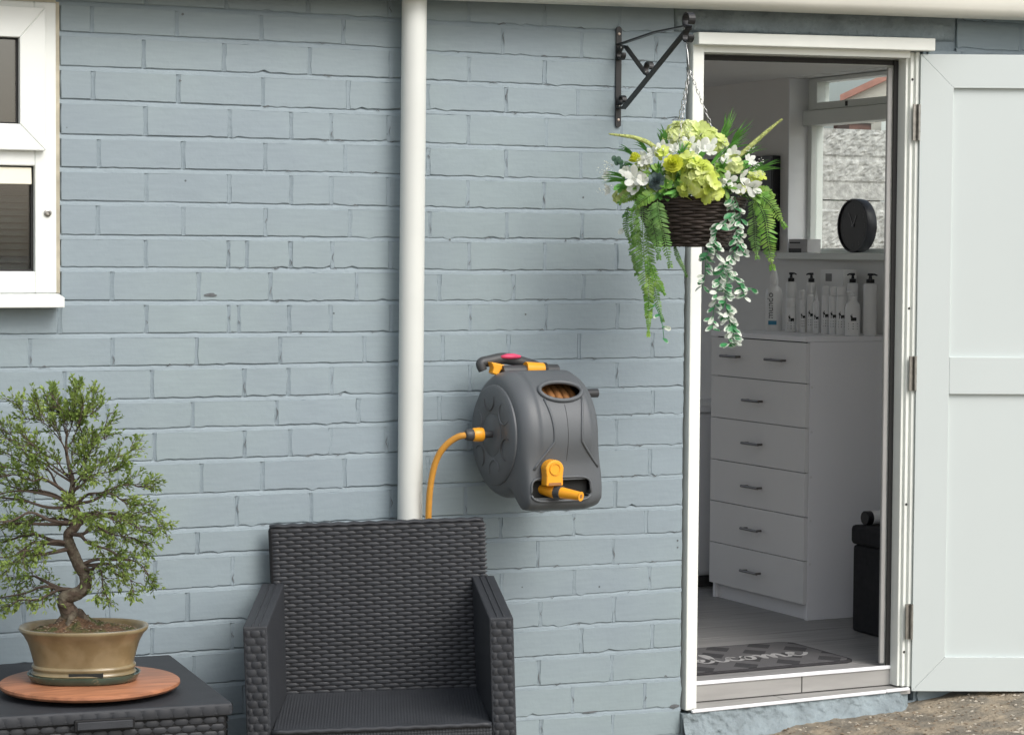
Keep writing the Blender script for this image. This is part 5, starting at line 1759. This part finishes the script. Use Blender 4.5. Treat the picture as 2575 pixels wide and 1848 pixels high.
# ------------------------------------------------------------------ inside the doorway
cx0, cx1, cy0, cy1, cz1 = 2.052, 2.455, 0.913, 1.545, 1.179
cd_ = thing('chest_of_drawers', 'tall white chest of drawers against the side wall indoors', 'chest of drawers', (2.25, 1.23, FZ))
MB().box(cx0 + 0.018, cx1, cy0, cy0 + 0.018, FZ + 0.001, cz1 - 0.0185).box(cx0 + 0.018, cx1, cy1 - 0.018, cy1, FZ + 0.001, cz1 - 0.0185).box(cx1 - 0.01, cx1 - 0.004, cy0 + 0.018, cy1 - 0.018, FZ + 0.06, cz1 - 0.0185).obj('carcass', M['lam'], cd_, bevel=0.001)
MB().box(cx0, cx1, cy0 - 0.002, cy1 + 0.002, cz1 - 0.018, cz1).obj('top', M['lam'], cd_, bevel=0.0015)
MB().box(cx0 + 0.030, cx0 + 0.045, cy0 + 0.018, cy1 - 0.018, FZ + 0.001, 0.248).obj('plinth', M['lam'], cd_)
zed = [0.2515, 0.4035, 0.556, 0.7085, 0.8635, 1.017, 1.1585]
dark_gap = MB().box(cx0 + 0.019, cx0 + 0.024, cy0 + 0.018, cy1 - 0.018, 0.2485, cz1 - 0.019).obj('drawer_recess', M['grout'], cd_)
for i in range(6):
    z0, z1 = zed[i] + 0.0012, zed[i + 1] - 0.0014
    dr = MB().box(cx0 + 0.001, cx0 + 0.017, cy0 + 0.001, cy1 - 0.001, z0, z1).obj('drawer', M['lam2'], cd_, bevel=0.0012)
    hc = [(1.39, 1.092), (1.088, 1.092)] if i == 5 else [(1.236, z1 - 0.0755)]
    for (hy, hz) in hc:
        h_ = MB()
        h_.tube([(cx0 - 0.022, hy - 0.056, hz), (cx0 - 0.022, hy + 0.056, hz)], 0.0048, n=8)
        for q in (-1, 1):
            h_.tube([(cx0 + 0.001, hy + q * 0.046, hz), (cx0 - 0.022, hy + q * 0.046, hz)], 0.004, n=8)
        h_.obj('handle', M['handle'], dr, smooth=True, auto=40)
for z in (1.005, 0.85, 0.694, 0.542, 0.392):
    MB().lathe([(0.0045, 0), (0.0045, -0.0012), (0.001, -0.0014)], (cx0 + 0.027, cy0 - 0.0001, z), n=12, axis='y').obj('cam_cap', M['lam2'], cd_)

TOPZ = cz1 + 0.0003
def on_cyl(c, r, V, F, spin, name, mt, parent, face=None):
    # wrap flat artwork (x across, y up) round a bottle; face = direction the label looks towards
    fa = math.atan2(face.y, face.x) if face is not None else math.atan2(TC.y, TC.x)
    out = []
    for v in V:
        x, y = (v.x, v.y) if not spin else (-v.y, v.x)
        a = fa + x / r
        out.append((c[0] + (r + 0.0004) * math.cos(a), c[1] + (r + 0.0004) * math.sin(a), c[2] + y))
    return MB().add(out, F).obj(name, mt, parent)
def rect(x0, x1, y0, y1, n=4):
    V = [Vector((x0 + (x1 - x0) * i / n, y, 0)) for y in (y0, y1) for i in range(n + 1)]
    return V, [(i, i + 1, n + 2 + i, n + 1 + i) for i in range(n)]
def multi(rects):
    V, F = [], []
    for q in rects:
        v, f = rect(*q, 2)
        F += [tuple(i + len(V) for i in g_) for g_ in f]
        V += v
    return V, F
DOG = [(-0.011, 0.011, 0.0, 0.012), (-0.011, -0.004, 0.012, 0.020), (-0.013, -0.009, 0.016, 0.024), (-0.008, -0.006, 0.020, 0.029), (-0.004, 0.012, 0.003, 0.0145)]
def bottle(x, y, r, h, kind, label, group=None, art=True, cat='bottle', z=TOPZ):
    t = thing('bottle', label, cat, (x, y, z), group=group)
    c = (x, y, z)
    if kind == 'pump':
        MB().lathe([(r * 0.93, 0), (r, 0.004), (r, h - 0.008), (r * 0.9, h - 0.002), (r * 0.45, h)], c, n=24).obj('bottle_body', M['bottle'], t, smooth=True, auto=40)
        pump(t, c, h, r, M['blackpl'])
    elif kind == 'wpump':
        MB().lathe([(r * 0.93, 0), (r, 0.004), (r, h - 0.028), (r * 0.86, h - 0.012), (r * 0.5, h - 0.002), (r * 0.48, h)], c, n=24).obj('bottle_body', M['bottle'], t, smooth=True, auto=40)
        pump(t, c, h, r * 0.85, M['bottle'])
    elif kind == 'tip':
        MB().lathe([(r * 0.93, 0), (r, 0.003), (r, h - 0.01), (r * 0.8, h - 0.003), (r * 0.45, h)], c, n=20).obj('bottle_body', M['bottle'], t, smooth=True, auto=40)
        MB().lathe([(r * 0.5, h), (r * 0.5, h + 0.008), (r * 0.34, h + 0.012), (r * 0.12, h + 0.032), (0.001, h + 0.033)], c, n=14).obj('cap', M['bottle'], t, smooth=True, auto=40)
    else:
        MB().lathe([(r * 0.93, 0), (r, 0.003), (r, h - 0.008), (r * 0.88, h - 0.001), (r * 0.84, h)], c, n=24).obj('bottle_body', M['bottle'], t, smooth=True, auto=40)
        MB().lathe([(r * 0.86, h + 0.0005), (r * 0.88, h + 0.002), (r * 0.86, h + 0.028), (r * 0.78, h + 0.031)], c, n=20).obj('cap', M['bottle'], t, smooth=True, auto=40)
    if art:
        V, F = multi([tuple(v * (r / 0.014 if r < 0.014 else 1.0) * 0.85 for v in q) for q in DOG])
        V = [v + Vector((0, h * 0.42, 0)) for v in V]
        on_cyl(c, r, V, F, False, 'label_mark', M['ink'], t)
        V, F = multi([(-r * 0.7, r * 0.6, h * 0.33 - i * 0.009, h * 0.33 - i * 0.009 + 0.003) for i in range(1 + int(h > 0.09) * 2)])
        on_cyl(c, r, V, F, False, 'label_lines', M['inkgrey'], t)
    return t
def pump(t, c, h, r, mt):
    p = MB()
    p.lathe([(r * 0.62, h + 0.0002), (r * 0.64, h + 0.002), (r * 0.62, h + 0.013), (r * 0.3, h + 0.0145), (r * 0.22, h + 0.027)], c, n=16)
    p.lathe([(r * 0.42, h + 0.026), (r * 0.45, h + 0.028), (r * 0.40, h + 0.034)], c, n=14)
    sgn = 1 if (int(c[0] * 1000) % 2) else -1
    b = Vector(c) + UP * (h + 0.0305)
    p.tube([b, b + RC * sgn * r * 0.6, b + RC * sgn * r * 1.05 - UP * 0.004], [0.0036, 0.003, 0.0022], n=8)
    p.obj('pump_head', mt, t, smooth=True, auto=40)

# the large bottle lettered up its side
mx_, my_ = 2.262, 1.452
mun = thing('spray_bottle', 'tall white bottle with grey vertical lettering and a blue band', 'bottle', (mx_, my_, TOPZ))
MB().lathe([(0.029, 0), (0.0315, 0.005), (0.0315, 0.139), (0.028, 0.153), (0.0165, 0.166), (0.014, 0.170)], (mx_, my_, TOPZ), n=28).obj('bottle_body', M['bottle'], mun, smooth=True, auto=50)
MB().lathe([(0.0152, 0.1702), (0.0156, 0.198), (0.0125, 0.209), (0.0085, 0.224), (0.006, 0.231), (0.001, 0.232)], (mx_, my_, TOPZ), n=18).obj('spray_cap', M['bottle'], mun, smooth=True, auto=50)
lf = (TC - RC * 0.35).normalized()
V, F = text_mesh('mundo', 0.034)
V = [v + Vector((0.094, 0.006, 0)) for v in V]
on_cyl((mx_, my_, TOPZ), 0.0315, [Vector((v.x, v.y - 0.010, 0)) for v in V], F, True, 'lettering', M['inktext'], mun, lf)
V, F = rect(-0.014, 0.018, 0.024, 0.039, 8)
on_cyl((mx_, my_, TOPZ), 0.0315, V, F, False, 'blue_band', M['blue'], mun, lf)

def yx(u, X):
    # bottles are ranged along the chest: u is the spacing measured along the row
    return None
GB = 'white salon bottles on the chest of drawers'
bottle(2.345, 1.466, 0.0190, 0.182, 'pump', 'white bottle with black pump behind the lettered spray bottle', GB, art=False)
bottle(2.338, 1.320, 0.0180, 0.182, 'pump', 'white bottle with black pump between the spray bottle and the white carton', GB, art=False)
bottle(2.334, 1.049, 0.0190, 0.184, 'pump', 'white bottle with black pump beside the white carton', GB, art=False)
bottle(2.335, 0.942, 0.0235, 0.184, 'pump', 'widest white bottle with black pump at the doorway end of the chest', GB, art=False)
bottle(2.272, 1.352, 0.0195, 0.092, 'cap', 'squat white bottle with a dog mark next to the spray bottle', GB)
bottle(2.302, 1.325, 0.0115, 0.122, 'cap', 'slim white capped bottle squeezed behind the squat one', GB, art=False)
bottle(2.272, 1.272, 0.0112, 0.124, 'tip', 'slim white bottle with pointed tip and black dog mark', GB)
bottle(2.286, 1.243, 0.0130, 0.140, 'tip', 'taller slim white bottle with pointed tip', GB)
bottle(2.268, 1.180, 0.0112, 0.120, 'tip', 'smallest pointed white bottle in the front row', GB)
bottle(2.276, 1.132, 0.0145, 0.140, 'cap', 'white capped canister with dog mark in front of the carton', GB)
bottle(2.276, 1.084, 0.0145, 0.138, 'cap', 'white capped canister with dog mark, middle of three', GB)
bottle(2.277, 1.034, 0.0172, 0.138, 'cap', 'wider white capped canister with dog mark and dash', GB)
bottle(2.264, 0.944, 0.0260, 0.125, 'wpump', 'white bottle with white pump and large dog mark', GB)
cb = thing('product_carton', 'white carton with a small grey square behind the bottles', 'box', (2.40, 1.24, TOPZ))
MB().box(2.372, 2.430, 1.165, 1.312, TOPZ, TOPZ + 0.229).obj('carton', M['bottle'], cb, bevel=0.001)
MB().box(2.3712, 2.3718, 1.238, 1.278, TOPZ + 0.186, TOPZ + 0.214).obj('printed_square', M['inkgrey'], cb)

# clock on the window sill
CK = Vector((2.492, 1.290, 1.5675 + 0.0003))
clk = thing('clock', 'round black clock standing on the window sill', 'clock', (2.50, 1.29, 1.468))
MB().lathe([(0.090, 0.045), (0.097, 0.042), (0.0985, 0.03), (0.0985, 0.004), (0.0965, 0.0), (0.0915, 0.0), (0.0915, 0.006)], CK, n=64, axis='x').obj('case', M['clockside'], clk, smooth=True, auto=40)
MB().lathe([(0.0, 0.0055), (0.0915, 0.0055)], CK, n=64, axis='x', cap=False).obj('dial', M['blackpl'], clk)
for hh in range(1, 13):
    a = R(90 - 30 * hh)
    V, F = text_mesh(str(hh), 0.021)
    cyy, czz = 0.073 * math.cos(a), 0.073 * math.sin(a)
    MB().add([CK + Vector((0.0048, -(v.x + cyy), v.y - 0.0075 + czz)) for v in V], F).obj('numeral', M['clockmark'], clk)
for (deg, L, wd) in ((90 - 28, 0.048, 0.0032), (90 + 31, 0.058, 0.0024)):
    a = R(deg)
    d = Vector((0, -math.cos(a), math.sin(a)))
    s = Vector((0, math.sin(a), math.cos(a)))
    MB().obox(CK + Vector((0.0035, 0, 0)) + d * (L / 2 - 0.005), d, s, (1, 0, 0), L, wd, 0.0008).obj('hand', M['clockhand'], clk)
MB().lathe([(0.0045, 0.0), (0.0045, 0.004)], CK, n=12, axis='x').obj('boss', M['clockhand'], clk)

# carton on the sill
sb = thing('sill_box', 'small grey carton with a dark band lying on the window sill', 'box', (2.49, 1.62, 1.468))
MB().box(2.466, 2.526, 1.545, 1.672, 1.4682, 1.5195).obj('carton', M['card'], sb, bevel=0.001)
MB().box(2.4652, 2.4658, 1.586, 1.672, 1.4682, 1.484).obj('dark_band', M['ink'], sb)
MB().box(2.4652, 2.4658, 1.5945, 1.668, 1.503, 1.5085).obj('printed_line', M['ink'], sb)

# pouffe, bottle on it, mat, screen, cabinet
pf_ = MB()
def pfx(u, v):
    return None
st_ = thing('pouffe', 'black fabric storage pouffe beside the chest of drawers', 'stool', (2.26, 0.47, FZ))
MB().box(2.088, 2.43, 0.285, 0.668, FZ + 0.001, 0.490).obj('base', M['blackfab'], st_, bevel=0.012, seg=3)
MB().box(2.082, 2.436, 0.279, 0.674, 0.4905, 0.556).obj('lid', M['blackfab'], st_, bevel=0.014, seg=3)
lb = thing('lying_bottle', 'white bottle with a black cap lying on the pouffe', 'bottle', (2.175, 0.635, 0.556))
MB().lathe([(0.019, 0), (0.0235, 0.004), (0.0235, 0.11), (0.02, 0.114)], (2.136, 0.635, 0.5799), n=20, axis='x').obj('bottle_body', M['bottle'], lb, smooth=True, auto=40)
MB().lathe([(0.022, -0.024), (0.0238, -0.022), (0.0238, -0.0005)], (2.136, 0.635, 0.5799), n=20, axis='x').obj('cap', M['blackpl'], lb, smooth=True, auto=40)

dm = thing('door_mat', 'dark grey patterned mat reading welcome just inside the doorway', 'mat', (1.45, 0.335, FZ))
mx0, mx1, my0, my1 = 1.075, 1.757, 0.142, 0.545
def rrect(x0, x1, y0, y1, r, n=6):
    P = []
    for (cx, cy, a0) in ((x1 - r, y0 + r, -90), (x1 - r, y1 - r, 0), (x0 + r, y1 - r, 90), (x0 + r, y0 + r, 180)):
        for k in range(n + 1):
            a = R(a0 + 90 * k / n)
            P.append((cx + r * math.cos(a), cy + r * math.sin(a)))
    return P
MB().prism(rrect(mx0, mx1, my0, my1, 0.05), 'z', FZ + 0.0012, FZ + 0.0072).obj('edging', M['matedge'], dm, bevel=0.002)
MB().prism(rrect(mx0 + 0.014, mx1 - 0.014, my0 + 0.014, my1 - 0.014, 0.04), 'z', FZ + 0.0074, FZ + 0.009).obj('pile', M['matbase'], dm)
# the word, as one handwritten line: x in letter widths, y in x-heights
word = [[(0.0, 0.95), (0.12, 0.35), (0.28, 0.0), (0.46, 0.35), (0.55, 0.9), (0.60, 0.3), (0.78, 0.0), (0.98, 0.4), (1.02, 0.95), (1.15, 0.75), (1.35, 0.42), (1.58, 0.55), (1.72, 0.85), (1.60, 1.02), (1.42, 0.85), (1.38, 0.4), (1.52, 0.05), (1.78, 0.1), (2.10, 0.6), (2.36, 1.5), (2.34, 2.1), (2.20, 2.0), (2.14, 1.2), (2.18, 0.3), (2.36, 0.0), (2.62, 0.25), (2.85, 0.7), (3.12, 0.98), (3.25, 0.85), (3.05, 1.0), (2.86, 0.75), (2.82, 0.3), (3.0, 0.02), (3.3, 0.2), (3.55, 0.65), (3.78, 0.98), (3.60, 0.9), (3.48, 0.4), (3.64, 0.03), (3.88, 0.2), (3.98, 0.65), (3.82, 0.98), (4.1, 0.85), (4.32, 0.95), (4.40, 0.6), (4.38, 0.02), (4.55, 0.65), (4.76, 0.97), (4.85, 0.6), (4.82, 0.02), (5.0, 0.65), (5.22, 0.97), (5.32, 0.6), (5.32, 0.15), (5.5, 0.05), (5.75, 0.45), (5.98, 0.7), (6.08, 0.95), (5.92, 1.02), (5.78, 0.7), (5.86, 0.15), (6.1, 0.03), (6.4, 0.3), (6.65, 0.75)]]
for stroke in word:
    pp = smooth_path([Vector((1.172 + x * 0.077, 0.272 + y * 0.063 + 0.010 * x / 6, FZ + 0.0094)) for x, y in stroke], 5)
    V = []
    for i, p in enumerate(pp):
        t = (pp[min(i + 1, len(pp) - 1)] - pp[max(i - 1, 0)]).normalized()
        s = Vector((-t.y, t.x, 0))
        wd = 0.0052 + 0.0026 * abs(t.y)
        V += [p - s * wd, p + s * wd]
    MB().add(V, [(i * 2, i * 2 + 2, i * 2 + 3, i * 2 + 1) for i in range(len(pp) - 1)]).obj('lettering', M['print'], dm)

tv = thing('wall_screen', 'black flat screen on the indoor wall behind the hanging basket', 'screen', (2.44, 1.97, 1.47))
MB().box(2.435, 2.4695, 1.742, 2.25, 1.475, 1.838).obj('screen_case', M['blackpl'], tv, bevel=0.003)
MB().box(2.4335, 2.4348, 1.752, 2.24, 1.490, 1.828).obj('screen_glass', M['blackpl'], tv)
cab = thing('white_cabinet', 'pale cabinet half hidden behind the chest of drawers', 'cabinet', (2.28, 1.95, FZ))
MB().box(2.11, 2.45, 1.76, 2.14, FZ + 0.045, 0.862).obj('cabinet_body', M['lam2'], cab, bevel=0.02, seg=4)
MB().box(2.13, 2.43, 1.78, 2.12, FZ + 0.001, FZ + 0.0448).obj('plinth', M['grout'], cab)
MB().box(2.095, 2.455, 1.75, 2.15, 0.8625, 0.888).obj('cabinet_top', M['lam2'], cab, bevel=0.004)

# ------------------------------------------------------------------ what shows through the side window
FY = 3.0
cf = thing('concrete_fence', 'pale rough-cast concrete panel fence seen through the side window', 'fence', (4.2, FY, 0.1))
for i, (z0, z1) in enumerate(((1.708, 2.025), (1.39, 1.702), (1.07, 1.384), (0.75, 1.064), (0.43, 0.744), (0.11, 0.424))):
    def ff_(u, v, z0=z0, z1=z1, i=i):
        x, z = 2.72 + u * 2.9, z0 + v * (z1 - z0)
        # two rough bands with a smooth margin between and at the foot
        rgh = (0.25 < v < 0.55 or v > 0.62) if i == 0 else v < 0.86
        y = FY - (0.006 if rgh else 0.0)
        if rgh:
            y += 0.013 * nz(x, z, i, 62) * 0.6 + 0.006 * nz(x, z, i + 5, 120)
        return (x, y, z)
    mb = MB().grid(220, 34, ff_)
    mb.box(2.72, 5.62, FY + 0.012, FY + 0.05, z0, z1)
    mb.obj('fence_panel', M['rough'], cf)
for x in (2.66, 5.64):
    MB().box(x, x + 0.1, FY - 0.02, FY + 0.08, -0.1, 2.07).obj('fence_post', M['smoothc'], cf, bevel=0.004)

nh = thing('neighbour_house', 'cream rendered neighbouring house with terracotta roof verge beyond the fence', 'house', (7.66, 9.0, 0.0), rot=(0, 0, R(-37)))
# local frame: x along the gable wall, y running back from it
MB().add([(0, 0, 0), (3.9, 0, 0), (3.9, 0, 2.62), (1.95, 0, 3.52), (0, 0, 2.62), (0, 5, 0), (3.9, 5, 0), (3.9, 5, 2.62), (1.95, 5, 3.52), (0, 5, 2.62)],
         [(0, 1, 2, 3, 4), (9, 8, 7, 6, 5), (0, 5, 6, 1), (1, 6, 7, 2), (4, 9, 5, 0)]).obj('wall', M['housecream'], nh)
for sgn in (-1, 1):
    xa, za = 1.95 + sgn * 1.99, 3.52 - 1.99 * 0.4615
    MB().add([(1.95, -0.05, 3.522), (xa, -0.05, za), (xa, -0.05, za + 0.05), (1.95, -0.05, 3.572), (1.95, 5.05, 3.522), (xa, 5.05, za), (xa, 5.05, za + 0.05), (1.95, 5.05, 3.572)],
             [(0, 1, 2, 3), (7, 6, 5, 4), (0, 4, 5, 1), (1, 5, 6, 2), (2, 6, 7, 3)]).obj('roof_slope', M['terra'], nh)
MB().box(0.30, 1.6, -0.9, -0.01, 0, 2.44).obj('white_extension', M['white'], nh)
MB().box(0.45, 0.62, -0.91, -0.90, 1.4, 2.37).obj('window', M['pane_dark'], nh)
bs_ = thing('brick_pier', 'brown brick pier standing beyond the concrete fence', 'pier', (7.3, 8.4, 0))
MB().box(7.22, 7.41, 8.3, 8.5, 0, 2.40).obj('pier_shaft', M['brickred'], bs_)
MB().box(7.20, 7.43, 8.28, 8.52, 2.4002, 2.43).obj('pier_cap', M['housecream'], bs_, bevel=0.004)

def far_tree(x, y, h, r, label):
    t = thing('garden_tree', label, 'tree', (x, y, 0))
    MB().tube([(x, y, -0.05), (x + 0.05, y, h * 0.5), (x, y, h * 0.85)], [0.07, 0.05, 0.02], n=8).obj('trunk', M['bark'], t, smooth=True)
    mb = MB()
    rr = random.Random(int(x * 100))
    for k in range(900):
        v = Vector((rr.gauss(0, 1), rr.gauss(0, 1), rr.gauss(0, 1)))
        v = v.normalized() * r * rr.random() ** 0.4
        p = Vector((x, y, h * 0.78)) + Vector((v.x, v.y, v.z * 0.75)) * (0.8 + 0.4 * nz(v.x * 3, v.y * 3, v.z * 3))
        d = Vector((rr.gauss(0, 1), rr.gauss(0, 1), rr.gauss(0, 1))).normalized()
        s = d.orthogonal().normalized()
        mb.add([p, p + d * 0.06 + s * 0.03, p + d * 0.12, p + d * 0.06 - s * 0.03], [(0, 1, 2, 3)])
    mb.obj('crown', M['farleaf'], t, kind='stuff')
far_tree(6.75, 8.2, 2.55, 0.42, 'small dark tree between the fence and the cream house')
